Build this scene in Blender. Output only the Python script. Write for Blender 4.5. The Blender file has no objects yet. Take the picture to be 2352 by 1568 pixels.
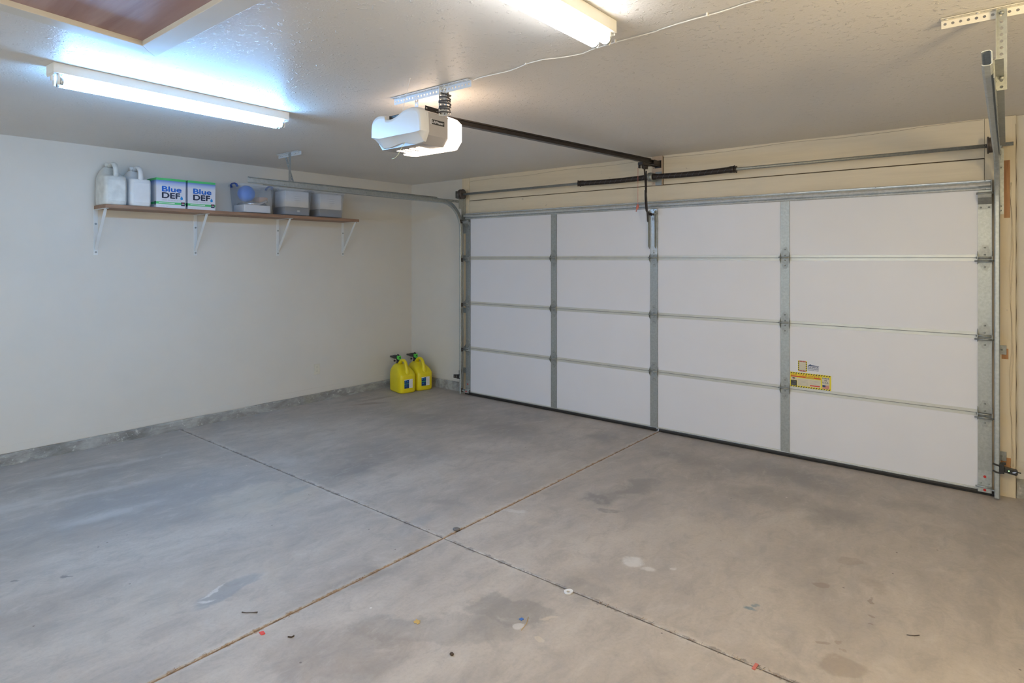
import bpy, bmesh, math, random
from mathutils import Vector, Matrix
random.seed(7)
SC = bpy.context.scene
COL = SC.collection
PI = math.pi

# ------------------------------------------------------------------ camera
CAMY = math.atan(1139 / 1396)
cd = bpy.data.cameras.new('camera')
cam = bpy.data.objects.new('camera', cd); COL.objects.link(cam)
cam.location = (4.963, -5.222, 1.60)
cam.rotation_euler = (PI / 2, 0, CAMY)
cd.sensor_width = 36.0
cd.lens = 1396 / 2352 * 36.0
cd.shift_y = -190 / 2352
cd.clip_start = 0.02
SC.camera = cam
# ------------------------------------------------------------------ world / exposure
w = bpy.data.worlds.new('world'); SC.world = w; w.use_nodes = True
w.node_tree.nodes['Background'].inputs[0].default_value = (0.62, 0.78, 1.0, 1)
w.node_tree.nodes['Background'].inputs[1].default_value = 3.0
SC.view_settings.view_transform = 'Standard'
SC.view_settings.look = 'None'
SC.view_settings.gamma = 1.0
SC.view_settings.use_curve_mapping = False
SC.view_settings.exposure = 0.09
# lamp strengths (the tubes, the opener's lens and two added unseen fill lights)
TUBE_LEFT = ((0.22, 0.53, 1.0), 92.0)
TUBE_RIGHT = ((1.0, 1.0, 1.0), 21.0)
LENS = ((1.0, 0.76, 0.56), 8.5)
BACK_FILL = ((1.0, 0.78, 0.49), 150.0)
WALL_FILL = ((1.0, 0.76, 0.39), 100.0)
# added area light at the back wall, filling the room from behind the camera
al = bpy.data.lights.new('window_daylight', 'AREA'); al.shape = 'RECTANGLE'; al.size = 3.4; al.size_y = 1.5
al.energy = 68; al.color = (0.90, 0.98, 1.0)
alo = bpy.data.objects.new('window_daylight', al); COL.objects.link(alo)
alo.location = (2.9, -8.36, 1.45); alo.rotation_euler = (PI / 2, 0, 0)

CEIL = 2.56
XL = -1.06      # left wall
XR = 5.95
YF = 0.09       # front wall (door side)
YB = -8.4

# ------------------------------------------------------------------ materials
def nmat(name):
    m = bpy.data.materials.new(name); m.use_nodes = True
    nt = m.node_tree
    return m, nt, nt.nodes['Principled BSDF']

def coords(nt, scale=(1, 1, 1), rot=(0, 0, 0), world=True):
    if world:
        g = nt.nodes.new('ShaderNodeNewGeometry'); out = g.outputs['Position']
    else:
        g = nt.nodes.new('ShaderNodeTexCoord'); out = g.outputs['Object']
    mp = nt.nodes.new('ShaderNodeMapping')
    mp.inputs['Scale'].default_value = scale; mp.inputs['Rotation'].default_value = rot
    nt.links.new(out, mp.inputs['Vector'])
    return mp.outputs['Vector']

def noise(nt, vec, scale, detail=3, rough=0.5, dist=0.0):
    n = nt.nodes.new('ShaderNodeTexNoise')
    n.inputs['Scale'].default_value = scale; n.inputs['Detail'].default_value = detail
    n.inputs['Roughness'].default_value = rough; n.inputs['Distortion'].default_value = dist
    nt.links.new(vec, n.inputs['Vector'])
    return n.outputs['Fac']

def ramp(nt, fac, stops):
    r = nt.nodes.new('ShaderNodeValToRGB')
    e = r.color_ramp.elements
    while len(e) < len(stops): e.new(0.5)
    for i, (p, c) in enumerate(stops):
        e[i].position = p; e[i].color = (c[0], c[1], c[2], 1) if not isinstance(c, (int, float)) else (c, c, c, 1)
    nt.links.new(fac, r.inputs['Fac'])
    return r.outputs['Color']

def mixc(nt, fac, a, b):
    m = nt.nodes.new('ShaderNodeMix'); m.data_type = 'RGBA'
    for s, v in ((m.inputs[0], fac), (m.inputs[6], a), (m.inputs[7], b)):
        if isinstance(v, bpy.types.NodeSocket): nt.links.new(v, s)
        elif isinstance(v, (int, float)): s.default_value = v
        else: s.default_value = (v[0], v[1], v[2], 1)
    return m.outputs[2]

def math_(nt, op, a, b=0.0, clamp=False):
    m = nt.nodes.new('ShaderNodeMath'); m.operation = op; m.use_clamp = clamp
    for s, v in ((m.inputs[0], a), (m.inputs[1], b)):
        if isinstance(v, bpy.types.NodeSocket): nt.links.new(v, s)
        else: s.default_value = v
    return m.outputs[0]

def bump(nt, p, height, strength, dist=0.01):
    b = nt.nodes.new('ShaderNodeBump'); b.inputs['Strength'].default_value = strength
    b.inputs['Distance'].default_value = dist
    nt.links.new(height, b.inputs['Height']); nt.links.new(b.outputs['Normal'], p.inputs['Normal'])

def plain(name, col, rough=0.5, metal=0.0, var=0.06, vscale=12, bstr=0.0, bscale=200, spec=None):
    m, nt, p = nmat(name)
    v = coords(nt, world=False)
    f = noise(nt, v, vscale, 3)
    lo = tuple(max(0, c * (1 - var)) for c in col); hi = tuple(min(1, c * (1 + var)) for c in col)
    nt.links.new(ramp(nt, f, [(0.3, lo), (0.7, hi)]), p.inputs['Base Color'])
    p.inputs['Roughness'].default_value = rough; p.inputs['Metallic'].default_value = metal
    if spec is not None: p.inputs['Specular IOR Level'].default_value = spec
    if bstr: bump(nt, p, noise(nt, v, bscale, 2), bstr, 0.002)
    return m

def emit(name, col, strength, base=(0.9, 0.9, 0.9)):
    m, nt, p = nmat(name)
    p.inputs['Base Color'].default_value = (*base, 1)
    p.inputs['Emission Color'].default_value = (*col, 1)
    p.inputs['Emission Strength'].default_value = strength
    return m

def wall_mat(name, col, rough=0.6, dents=True):
    m, nt, p = nmat(name)
    v = coords(nt)
    f = noise(nt, v, 1.6, 4, 0.6)
    c = ramp(nt, f, [(0.3, tuple(x * 0.965 for x in col)), (0.7, tuple(min(1, x * 1.02) for x in col))])
    sc = noise(nt, v, 7.0, 5, 0.75)
    c = mixc(nt, ramp(nt, sc, [(0.70, 0.0), (0.76, 0.35)]), c, tuple(x * 0.8 for x in col))
    nt.links.new(c, p.inputs['Base Color'])
    p.inputs['Roughness'].default_value = rough
    p.inputs['Specular IOR Level'].default_value = 0.35
    bump(nt, p, noise(nt, v, 60, 3), 0.10, 0.004)
    return m

def ceiling_mat():
    m, nt, p = nmat('ceiling_paint')
    v = coords(nt)
    col = (0.74, 0.71, 0.67)
    f = noise(nt, v, 1.2, 3)
    nt.links.new(ramp(nt, f, [(0.3, tuple(x * .97 for x in col)), (0.7, tuple(x * 1.02 for x in col))]), p.inputs['Base Color'])
    p.inputs['Roughness'].default_value = 0.42
    p.inputs['Specular IOR Level'].default_value = 0.36
    # knock-down splatter: soft blobs with flattened tops plus fine orange peel
    a = noise(nt, v, 38, 3, 0.55, 0.4)
    blobs = ramp(nt, a, [(0.60, 0.0), (0.68, 1.0)])
    b = noise(nt, v, 95, 2, 0.5, 0.3)
    h = math_(nt, 'ADD', blobs, math_(nt, 'MULTIPLY', b, 0.55))
    bump(nt, p, h, 0.65, 0.0045)
    return m

def wood_painted(name, col, worn=0.0, bare=(0.42, 0.24, 0.11), axis='z'):
    m, nt, p = nmat(name)
    s = {'z': (14, 14, 0.9), 'x': (0.9, 14, 14), 'y': (14, 0.9, 14)}[axis]
    v = coords(nt, s)
    g = noise(nt, v, 2.2, 5, 0.6, 0.5)
    c = ramp(nt, g, [(0.3, tuple(x * 0.94 for x in col)), (0.55, col), (0.75, tuple(min(1, x * 1.03) for x in col))])
    v2 = coords(nt)
    k = noise(nt, v2, 9, 4, 0.7)
    c = mixc(nt, ramp(nt, k, [(0.70, 0.0), (0.74, 0.7)]), c, tuple(x * 0.5 for x in col))
    nt.links.new(c, p.inputs['Base Color'])
    p.inputs['Roughness'].default_value = 0.55
    bump(nt, p, g, 0.25, 0.004)
    return m

def wood_raw(name, a, b, axis='y', rough=0.55, scl=1.0):
    m, nt, p = nmat(name)
    s = {'z': (12, 12, 0.8), 'x': (0.8, 12, 12), 'y': (12, 0.8, 12)}[axis]
    v = coords(nt, tuple(x * scl for x in s))
    g = noise(nt, v, 2.5, 6, 0.62, 0.8)
    nt.links.new(ramp(nt, g, [(0.3, a), (0.7, b)]), p.inputs['Base Color'])
    p.inputs['Roughness'].default_value = rough
    bump(nt, p, g, 0.15, 0.002)
    return m

def galv(name, col=(0.46, 0.50, 0.51), rough=0.46, metal=0.65):
    m, nt, p = nmat(name)
    v = coords(nt)
    f = noise(nt, v, 55, 3, 0.6)
    g = noise(nt, v, 6, 3, 0.6)
    c = ramp(nt, f, [(0.35, tuple(x * .88 for x in col)), (0.65, tuple(min(1, x * 1.08) for x in col))])
    c = mixc(nt, ramp(nt, g, [(0.4, 0.0), (0.7, 0.25)]), c, tuple(x * .75 for x in col))
    nt.links.new(c, p.inputs['Base Color'])
    p.inputs['Roughness'].default_value = rough; p.inputs['Metallic'].default_value = metal
    return m

def concrete_floor():
    m, nt, p = nmat('concrete_floor')
    v = coords(nt)
    vs = coords(nt, (1.0, 0.45, 1.0), (0, 0, 0.25))
    big = noise(nt, vs, 0.9, 5, 0.6, 0.8)
    mid = noise(nt, vs, 3.2, 7, 0.68, 0.4)
    fine = noise(nt, v, 60, 4, 0.65)
    c = ramp(nt, big, [(0.30, (0.34, 0.305, 0.275)), (0.5, (0.45, 0.405, 0.365)), (0.70, (0.54, 0.49, 0.445))])
    c = mixc(nt, ramp(nt, mid, [(0.36, 0.62), (0.55, 0.0)]), c, (0.34, 0.31, 0.29))
    c = mixc(nt, ramp(nt, mid, [(0.58, 0.0), (0.75, 0.35)]), c, (0.62, 0.59, 0.55))
    c = mixc(nt, ramp(nt, fine, [(0.3, 0.22), (0.55, 0.0)]), c, (0.28, 0.255, 0.235))
    # distorted position for ragged stain rims
    nv = nt.nodes.new('ShaderNodeTexNoise'); nv.inputs['Scale'].default_value = 4.5
    nv.inputs['Detail'].default_value = 6; nv.inputs['Roughness'].default_value = 0.62
    nt.links.new(v, nv.inputs['Vector'])
    sub = nt.nodes.new('ShaderNodeVectorMath'); sub.operation = 'SUBTRACT'; sub.inputs[1].default_value = (.5, .5, .5)
    nt.links.new(nv.outputs['Color'], sub.inputs[0])
    scl = nt.nodes.new('ShaderNodeVectorMath'); scl.operation = 'SCALE'; scl.inputs['Scale'].default_value = 0.42
    nt.links.new(sub.outputs[0], scl.inputs[0])
    def distorted(amount):
        s2 = nt.nodes.new('ShaderNodeVectorMath'); s2.operation = 'SCALE'; s2.inputs['Scale'].default_value = amount
        nt.links.new(scl.outputs[0], s2.inputs[0])
        ad = nt.nodes.new('ShaderNodeVectorMath'); ad.operation = 'ADD'
        nt.links.new(v, ad.inputs[0]); nt.links.new(s2.outputs[0], ad.inputs[1])
        return ad.outputs[0]
    dbig, dsmall = distorted(1.0), distorted(0.42)
    DK, BR, BL, WH, TN = (0.19, 0.183, 0.18), (0.27, 0.215, 0.175), (0.26, 0.275, 0.30), (0.74, 0.74, 0.73), (0.56, 0.50, 0.42)
    # x, y, rx, ry, rot(deg), colour, strength, softness(inner edge 0..1)
    ST = [
        (1.4, -0.85, 0.75, 0.28, -5, DK, .42, .2), (2.1, -0.50, 0.22, 0.16, 0, DK, .45, .2), (0.35, -1.1, 0.6, 0.3, 10, DK, .35, .1),
        (1.15, -0.35, 0.35, 0.12, 0, DK, .3, .2), (0.9, -1.9, 0.5, 0.35, 20, DK, .22, .1), (1.45, -1.65, 0.5, .2, 40, DK, .25, .2),
        (-0.62, -0.80, 0.30, 0.055, 78, BR, .55, .5), (-0.50, -1.02, 0.27, 0.06, 60, BR, .6, .5), (-0.80, -1.0, 0.10, 0.4, 5, DK, .35, .3),
        (2.82, -1.74, 0.15, 0.13, 0, DK, .62, .45), (2.93, -1.42, 0.13, 0.36, -8, DK, .5, .35), (3.0, -1.86, 0.10, 0.035, 20, DK, .5, .5),
        (2.95, -0.55, 0.5, 0.2, -10, DK, .42, .1), (3.3, -0.75, 0.12, 0.5, -20, DK, .25, .1), (3.75, -0.45, 0.5, 0.25, -5, DK, .50, .15),
        (4.12, -1.02, 0.22, 0.20, 10, DK, .42, .2), (3.7, -0.95, 0.3, 0.25, 30, DK, .35, .2), (4.45, -0.55, 0.25, 0.1, 20, DK, .25, .2),
        (-0.30, -3.75, 0.35, 1.1, 0, DK, .30, .1), (0.45, -3.6, 0.35, 1.0, -6, BL, .42, .2), (0.9, -3.35, 0.3, 0.8, -10, BL, .25, .2),
        (-0.42, -3.55, 0.06, 0.75, -8, WH, .24, .0), (0.1, -3.9, 0.06, 0.8, -8, WH, .22, .0), (0.6, -3.85, 0.09, 0.35, -8, WH, .32, .1), (-0.05, -4.25, .12, .4, 0, WH, .22, .1),
        (0.55, -2.60, 0.22, 0.12, 30, WH, .16, .2), (1.08, -3.10, 0.28, 0.42, -15, TN, .45, .7), (1.15, -2.88, .05, .16, 10, BL, .35, .5),
        (2.05, -3.82, 0.075, 0.20, 18, BL, .75, .7), (2.0, -3.86, 0.012, 0.10, 30, WH, .6, .3), (2.07, -3.92, 0.012, 0.05, -30, WH, .6, .3),
        (3.22, -3.06, 0.13, 0.26, -65, DK, .42, .75), (3.02, -3.42, 0.13, 0.42, -50, DK, .30, .72), (2.85, -3.75, 0.22, 0.35, -50, BR, .32, .7), (3.35, -2.75, .1, .18, -60, DK, .25, .4),
        (2.45, -3.38, 0.07, 0.42, -8, DK, .34, .3), (1.12, -2.35, 0.11, 0.38, -5, DK, .40, .3), (2.2, -2.75, 0.08, 0.28, 10, BL, .40, .3), (2.1, -2.42, .2, .05, 20, DK, .25, .3),
        (3.41, -2.32, 0.075, 0.062, 20, WH, .62, .6), (3.52, -2.34, 0.05, 0.03, 0, WH, .5, .5), (3.62, -2.26, 0.025, 0.03, 0, WH, .5, .3),
        (2.55, -2.22, 0.03, 0.10, -60, WH, .35, .5), (3.44, -3.17, .03, .025, 0, TN, .9, .8), (3.30, -3.16, .03, .028, 0, WH, .45, .7), (3.40, -3.02, .012, .05, -40, TN, .7, .6),
        (4.26, -1.94, 0.055, 0.032, 35, BR, .62, .8), (4.33, -1.60, 0.075, 0.055, 30, BR, .38, .7), (4.45, -1.80, 0.06, 0.10, 30, BR, .28, .5),
        (4.465, -1.95, 0.008, 0.03, 5, BR, .7, .7), (4.48, -2.10, 0.010, 0.014, 5, BR, .7, .7), (4.49, -2.17, .012, .008, 0, BR, .7, .7),
        (4.46, -2.55, 0.10, 0.07, 20, BR, .50, .75), (4.37, -2.44, 0.022, 0.016, 0, BR, .55, .8), (4.41, -2.41, 0.016, 0.012, 0, BR, .5, .8), (4.44, -2.44, .012, .012, 0, BR, .5, .8),
        (4.04, -2.38, 0.030, 0.028, 0, (0.10, 0.20, 0.26), .75, .3), (4.05, -2.34, .02, .015, 0, (0.10, 0.20, 0.26), .6, .3),
        (1.15, -4.42, 0.03, 0.012, 20, DK, .8, .5), (1.27, -4.27, 0.022, 0.025, 0, DK, .8, .5), (1.29, -4.25, .03, .01, 40, DK, .7, .5),
        (2.72, -2.28, 0.05, 0.04, 0, TN, .35, .6), (1.9, -3.95, 0.3, 0.7, -10, TN, .22, .1), (1.5, -4.45, 0.25, 0.4, 0, BR, .20, .1), (3.6, -1.75, .4, .2, 0, TN, .2, .1),
        (4.75, -2.6, .35, .6, 0, TN, .25, .1), (2.3, -1.55, .3, .5, -5, TN, .2, .1), (4.15, -2.75, .25, .12, 20, BR, .2, .3),
    ]
    for i, (x, y, rx, ry, rot, colr, st, soft) in enumerate(ST):
        mp = nt.nodes.new('ShaderNodeMapping'); mp.vector_type = 'TEXTURE'
        mp.inputs['Location'].default_value = (x, y, 0)
        mp.inputs['Rotation'].default_value = (0, 0, math.radians(rot))
        mp.inputs['Scale'].default_value = (rx, ry, 1)
        nt.links.new(dbig if min(rx, ry) > 0.09 else dsmall, mp.inputs['Vector'])
        ln = nt.nodes.new('ShaderNodeVectorMath'); ln.operation = 'LENGTH'
        nt.links.new(mp.outputs[0], ln.inputs[0])
        mr = nt.nodes.new('ShaderNodeMapRange'); mr.interpolation_type = 'SMOOTHSTEP'
        mr.inputs['From Min'].default_value = 1.25 if soft < .3 else 1.05
        mr.inputs['From Max'].default_value = soft
        mr.inputs['To Max'].default_value = st
        nt.links.new(ln.outputs['Value'], mr.inputs['Value'])
        c = mixc(nt, mr.outputs[0], c, colr)
    # finer cloudy mottling and worn grain
    vm = coords(nt, (1.0, 0.6, 1.0), (0, 0, 0.3))
    m2 = noise(nt, vm, 9.0, 8, 0.72, 0.6)
    c = mixc(nt, ramp(nt, m2, [(0.36, 0.34), (0.50, 0.0)]), c, (0.27, 0.25, 0.235))
    c = mixc(nt, ramp(nt, m2, [(0.54, 0.0), (0.68, 0.30)]), c, (0.62, 0.58, 0.54))
    m3 = noise(nt, coords(nt, (10, 1.2, 1), (0, 0, 0.45)), 3.0, 6, 0.8, 0.2)
    c = mixc(nt, ramp(nt, m3, [(0.66, 0.0), (0.72, 0.30)]), c, (0.68, 0.66, 0.63))
    # chipped rims and dust beside the two control joints
    sp = nt.nodes.new('ShaderNodeSeparateXYZ'); nt.links.new(v, sp.inputs[0])
    nj = noise(nt, v, 16, 6, 0.75); nj2 = noise(nt, v, 2.2, 3, 0.6)
    for ax, cc, dust in (('X', 2.455, (0.33, 0.22, 0.13)), ('Y', -2.77, (0.24, 0.21, 0.19))):
        dd = math_(nt, 'ABSOLUTE', math_(nt, 'SUBTRACT', sp.outputs[ax], cc))
        e = math_(nt, 'ADD', dd, math_(nt, 'MULTIPLY', math_(nt, 'SUBTRACT', nj, 0.5), 0.11))
        wid = math_(nt, 'MULTIPLY', nj2, 1.0)
        c = mixc(nt, math_(nt, 'MULTIPLY', ramp(nt, e, [(0.006, 0.65), (0.040, 0.0)]), ramp(nt, nj2, [(0.42, 0.1), (0.60, 1.0)])), c, (0.60, 0.56, 0.52))
        c = mixc(nt, ramp(nt, e, [(0.000, 0.85), (0.013, 0.0)]), c, dust)
    # speckles of grit
    vo = nt.nodes.new('ShaderNodeTexVoronoi'); vo.inputs['Scale'].default_value = 5.0
    nt.links.new(v, vo.inputs['Vector'])
    c = mixc(nt, ramp(nt, vo.outputs['Distance'], [(0.020, 0.75), (0.032, 0.0)]), c, (0.12, 0.10, 0.09))
    vo2 = nt.nodes.new('ShaderNodeTexVoronoi'); vo2.inputs['Scale'].default_value = 3.3
    nt.links.new(coords(nt, rot=(0, 0, 1.1)), vo2.inputs['Vector'])
    c = mixc(nt, ramp(nt, vo2.outputs['Distance'], [(0.016, 0.8), (0.026, 0.0)]), c, (0.75, 0.73, 0.70))
    nt.links.new(c, p.inputs['Base Color'])
    r = ramp(nt, mid, [(0.3, 0.42), (0.7, 0.62)])
    nt.links.new(r, p.inputs['Roughness'])
    p.inputs['Specular IOR Level'].default_value = 0.35
    h = math_(nt, 'ADD', math_(nt, 'MULTIPLY', fine, 0.4), mid)
    bump(nt, p, h, 0.12, 0.004)
    return m

def curb_mat():
    m, nt, p = nmat('chipped_concrete')
    v = coords(nt, (6, 2.2, 6))
    a = noise(nt, v, 1.3, 6, 0.7, 0.3)
    v2 = coords(nt)
    b = noise(nt, v2, 18, 5, 0.7)
    c = ramp(nt, a, [(0.30, (0.15, 0.14, 0.13)), (0.48, (0.28, 0.275, 0.26)), (0.62, (0.42, 0.42, 0.40))])
    c = mixc(nt, ramp(nt, b, [(0.60, 0.0), (0.66, 0.8)]), c, (0.60, 0.59, 0.56))
    c = mixc(nt, ramp(nt, noise(nt, v2, 2.3, 3), [(0.60, 0.0), (0.72, 0.4)]), c, (0.33, 0.30, 0.17))
    nt.links.new(c, p.inputs['Base Color']); p.inputs['Roughness'].default_value = 0.85
    bump(nt, p, math_(nt, 'ADD', a, b), 0.7, 0.012)
    return m

def clear_plastic(name, tint=(0.80, 0.86, 0.93), alpha=0.17):
    m, nt, p = nmat(name)
    out = nt.nodes['Material Output']
    p.inputs['Base Color'].default_value = (*tint, 1); p.inputs['Roughness'].default_value = 0.22
    tr = nt.nodes.new('ShaderNodeBsdfTransparent'); tr.inputs[0].default_value = (0.985, 0.99, 1.0, 1)
    mx = nt.nodes.new('ShaderNodeMixShader')
    f = noise(nt, coords(nt, world=False), 9, 3)
    nt.links.new(ramp(nt, f, [(0.3, alpha * .85), (0.7, alpha * 1.15)]), mx.inputs[0])
    nt.links.new(tr.outputs[0], mx.inputs[1]); nt.links.new(p.outputs[0], mx.inputs[2])
    nt.links.new(mx.outputs[0], out.inputs['Surface'])
    return m

WALLC = (0.68, 0.655, 0.60)
M = {}
M['wall'] = wall_mat('wall_paint', WALLC)
M['ceil'] = ceiling_mat()
M['floor'] = concrete_floor()
M['dirt'] = plain('joint_dirt', (0.26, 0.155, 0.085), 0.95, var=0.5, vscale=25, bstr=.8, bscale=90)
M['curb'] = curb_mat()
M['woodx'] = wood_painted('painted_header_wood', (0.72, 0.65, 0.52), axis='x')
M['woodz'] = wood_painted('painted_jamb_wood', (0.72, 0.63, 0.47), axis='z')
M['bare'] = wood_raw('bare_scraped_wood', (0.30, 0.13, 0.05), (0.52, 0.28, 0.12), 'z')
M['pad'] = wood_painted('worn_pad_board', (0.55, 0.44, 0.34), axis='z')
M['shelf'] = wood_raw('shelf_wood', (0.22, 0.12, 0.075), (0.38, 0.225, 0.145), 'y')
M['hatchwood'] = wood_raw('hatch_plywood', (0.29, 0.155, 0.145), (0.52, 0.38, 0.38), 'x', 0.5, .16)
M['trimpaint'] = plain('trim_paint', (0.68, 0.65, 0.58), 0.4, var=.04, vscale=4)
M['caulk'] = plain('caulk_crack', (0.30, 0.24, 0.17), 0.8)
M['trimdark'] = plain('dark_crack', (0.10, 0.07, 0.045), 0.9)
M['door'] = plain('door_white_vinyl', (0.75, 0.775, 0.85), 0.38, var=.012, vscale=2)
M['lip'] = plain('door_rail_steel', (0.60, 0.62, 0.60), 0.35, .25, var=.04)
M['galv'] = galv('galvanised_steel')
M['galvd'] = galv('galvanised_steel_dull', (0.36, 0.385, 0.385), 0.5)
M['galvb'] = galv('galvanised_steel_bright', (0.68, 0.72, 0.75), 0.26)
M['stile'] = galv('stile_steel', (0.40, 0.43, 0.43), 0.42, 0.6)
M['whitemetal'] = plain('white_enamel', (0.80, 0.80, 0.77), 0.3, var=.02)
M['bracketwhite'] = plain('bracket_white_enamel', (0.74, 0.76, 0.76), 0.35, var=.03)
M['punched'] = plain('punched_angle_coat', (0.66, 0.68, 0.70), 0.38, .35, var=.05)
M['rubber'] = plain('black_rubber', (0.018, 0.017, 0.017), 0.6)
M['blackp'] = plain('black_plastic', (0.02, 0.02, 0.022), 0.4)
M['brownsteel'] = plain('dark_painted_steel', (0.050, 0.042, 0.040), 0.38, .5, var=.15)
M['paintmark'] = plain('spring_paint_mark', (0.16, 0.18, 0.24), 0.6)
M['spring'] = None
M['cast'] = plain('cast_grey_drum', (0.11, 0.095, 0.09), 0.5, .5, var=.15)
M['housing'] = plain('white_housing_plastic', (0.64, 0.635, 0.62), 0.32, var=.01)
M['greyh'] = plain('grey_painted_steel', (0.40, 0.385, 0.385), 0.42, .15, var=.02)
M['lens'] = emit('lamp_lens', *LENS)
M['red'] = plain('red_plastic', (0.55, 0.035, 0.03), 0.4)
M['redp'] = plain('faded_red_plastic', (0.55, 0.16, 0.13), 0.4)
M['cord'] = plain('dark_power_cord', (0.045, 0.045, 0.05), 0.45)
M['cable'] = plain('white_cable', (0.78, 0.76, 0.72), 0.45)
M['yell'] = plain('yellow_wire', (0.70, 0.70, 0.42), 0.45)
M['can'] = plain('yellow_can_plastic', (0.80, 0.66, 0.012), 0.38, var=.04, vscale=5, bstr=.06, bscale=60)
M['green'] = plain('green_plastic', (0.10, 0.62, 0.08), 0.4)
M['navy'] = plain('navy_print', (0.012, 0.05, 0.17), 0.4)
M['paper'] = plain('white_paper', (0.78, 0.79, 0.82), 0.6, var=.02)
M['jugA'] = plain('dusty_white_jug_plastic', (0.66, 0.68, 0.66), 0.38, var=.14, vscale=14)
M['jugB'] = plain('white_jug_plastic', (0.76, 0.78, 0.80), 0.33, var=.04, vscale=10)
M['jugdirt'] = plain('grey_jug_plastic', (0.50, 0.52, 0.49), 0.45, var=.25, vscale=22)
M['bin'] = clear_plastic('clear_bin_plastic')
M['binblue'] = plain('blue_handle_plastic', (0.02, 0.07, 0.32), 0.4)
M['ball'] = plain('blue_ball_rubber', (0.0, 0.20, 0.85), 0.45)
M['greybox'] = plain('grey_box_card', (0.20, 0.22, 0.28), 0.7)
M['whitebox'] = plain('white_box_card', (0.90, 0.90, 0.92), 0.6, var=.02)
M['darkcloth'] = plain('dark_contents', (0.06, 0.07, 0.10), 0.9, var=.5, vscale=18)
M['orangec'] = plain('orange_contents', (0.60, 0.33, 0.20), 0.7)
M['chrome'] = galv('chrome_tool', (0.8, 0.8, 0.82), 0.15, 1.0)
M['greenp'] = plain('green_print', (0.08, 0.52, 0.16), 0.45, var=.03)
M['bluep'] = plain('blue_print', (0.01, 0.13, 0.55), 0.45, var=.2, vscale=6)
M['bluep2'] = plain('light_blue_print', (0.01, 0.26, 0.66), 0.45, var=.1)
M['darkp'] = plain('dark_navy_print', (0.012, 0.025, 0.065), 0.45)
M['blackprint'] = plain('black_print', (0.02, 0.02, 0.02), 0.5)
M['greyprint'] = plain('grey_print', (0.35, 0.36, 0.38), 0.5)
M['yelp'] = plain('yellow_print', (0.80, 0.68, 0.03), 0.45)
M['redpr'] = plain('red_print', (0.60, 0.05, 0.03), 0.45)
M['cream'] = plain('cream_print', (0.66, 0.62, 0.50), 0.5)
M['mustard'] = plain('mustard_print', (0.60, 0.40, 0.04), 0.5)
M['outlet'] = plain('almond_plastic', (0.70, 0.67, 0.56), 0.35)
M['leaf'] = plain('tan_leaf', (0.55, 0.36, 0.12), 0.8)
M['straw'] = plain('dry_straw', (0.50, 0.42, 0.32), 0.8)
M['twig'] = plain('dark_twig', (0.07, 0.045, 0.03), 0.8)
M['stone'] = plain('grey_pebble', (0.16, 0.15, 0.15), 0.8)
M['bluechip'] = plain('blue_chip_plastic', (0.05, 0.15, 0.45), 0.5)
M['tubeL'] = emit('cool_tube_glow', *TUBE_LEFT)
M['tubeR'] = emit('warm_tube_glow', *TUBE_RIGHT)
M['bulb'] = emit('back_bulb_glow', *BACK_FILL)
M['bulbwall'] = emit('wall_bulb_glow', *WALL_FILL)
M['led'] = emit('green_led', (0.25, 1.0, 0.2), 6.0, (.2, .8, .2))

def spring_mat():
    m, nt, p = nmat('coiled_spring_steel')
    v = coords(nt)
    wv = nt.nodes.new('ShaderNodeTexWave'); wv.bands_direction = 'X'; wv.inputs['Scale'].default_value = 75
    nt.links.new(v, wv.inputs['Vector'])
    nt.links.new(ramp(nt, wv.outputs['Fac'], [(0.2, (0.018, 0.014, 0.013)), (0.8, (0.055, 0.045, 0.043))]), p.inputs['Base Color'])
    p.inputs['Roughness'].default_value = 0.45; p.inputs['Metallic'].default_value = 0.4
    bump(nt, p, wv.outputs['Fac'], 0.4, 0.002)
    return m
M['spring'] = spring_mat()

def def_gradient():
    m, nt, p = nmat('box_blue_fade_print')
    g = nt.nodes.new('ShaderNodeNewGeometry'); s = nt.nodes.new('ShaderNodeSeparateXYZ')
    nt.links.new(g.outputs['Position'], s.inputs[0])
    mr = nt.nodes.new('ShaderNodeMapRange'); mr.inputs['From Min'].default_value = 2.236; mr.inputs['From Max'].default_value = 2.292
    nt.links.new(s.outputs['Z'], mr.inputs['Value'])
    nt.links.new(ramp(nt, mr.outputs[0], [(0, (0.70, 0.72, 0.80)), (.5, (0.42, 0.52, 0.78)), (1, (0.05, 0.16, 0.55))]), p.inputs['Base Color'])
    p.inputs['Roughness'].default_value = .45
    return m
M['deffade'] = def_gradient()
M['defwhite'] = plain('box_white_print', (0.72, 0.73, 0.80), 0.45, var=.02)

# ------------------------------------------------------------------ mesh helpers
def wloc(o):
    v = Vector((0, 0, 0))
    while o is not None:
        v += o.location; o = o.parent
    return v

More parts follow.
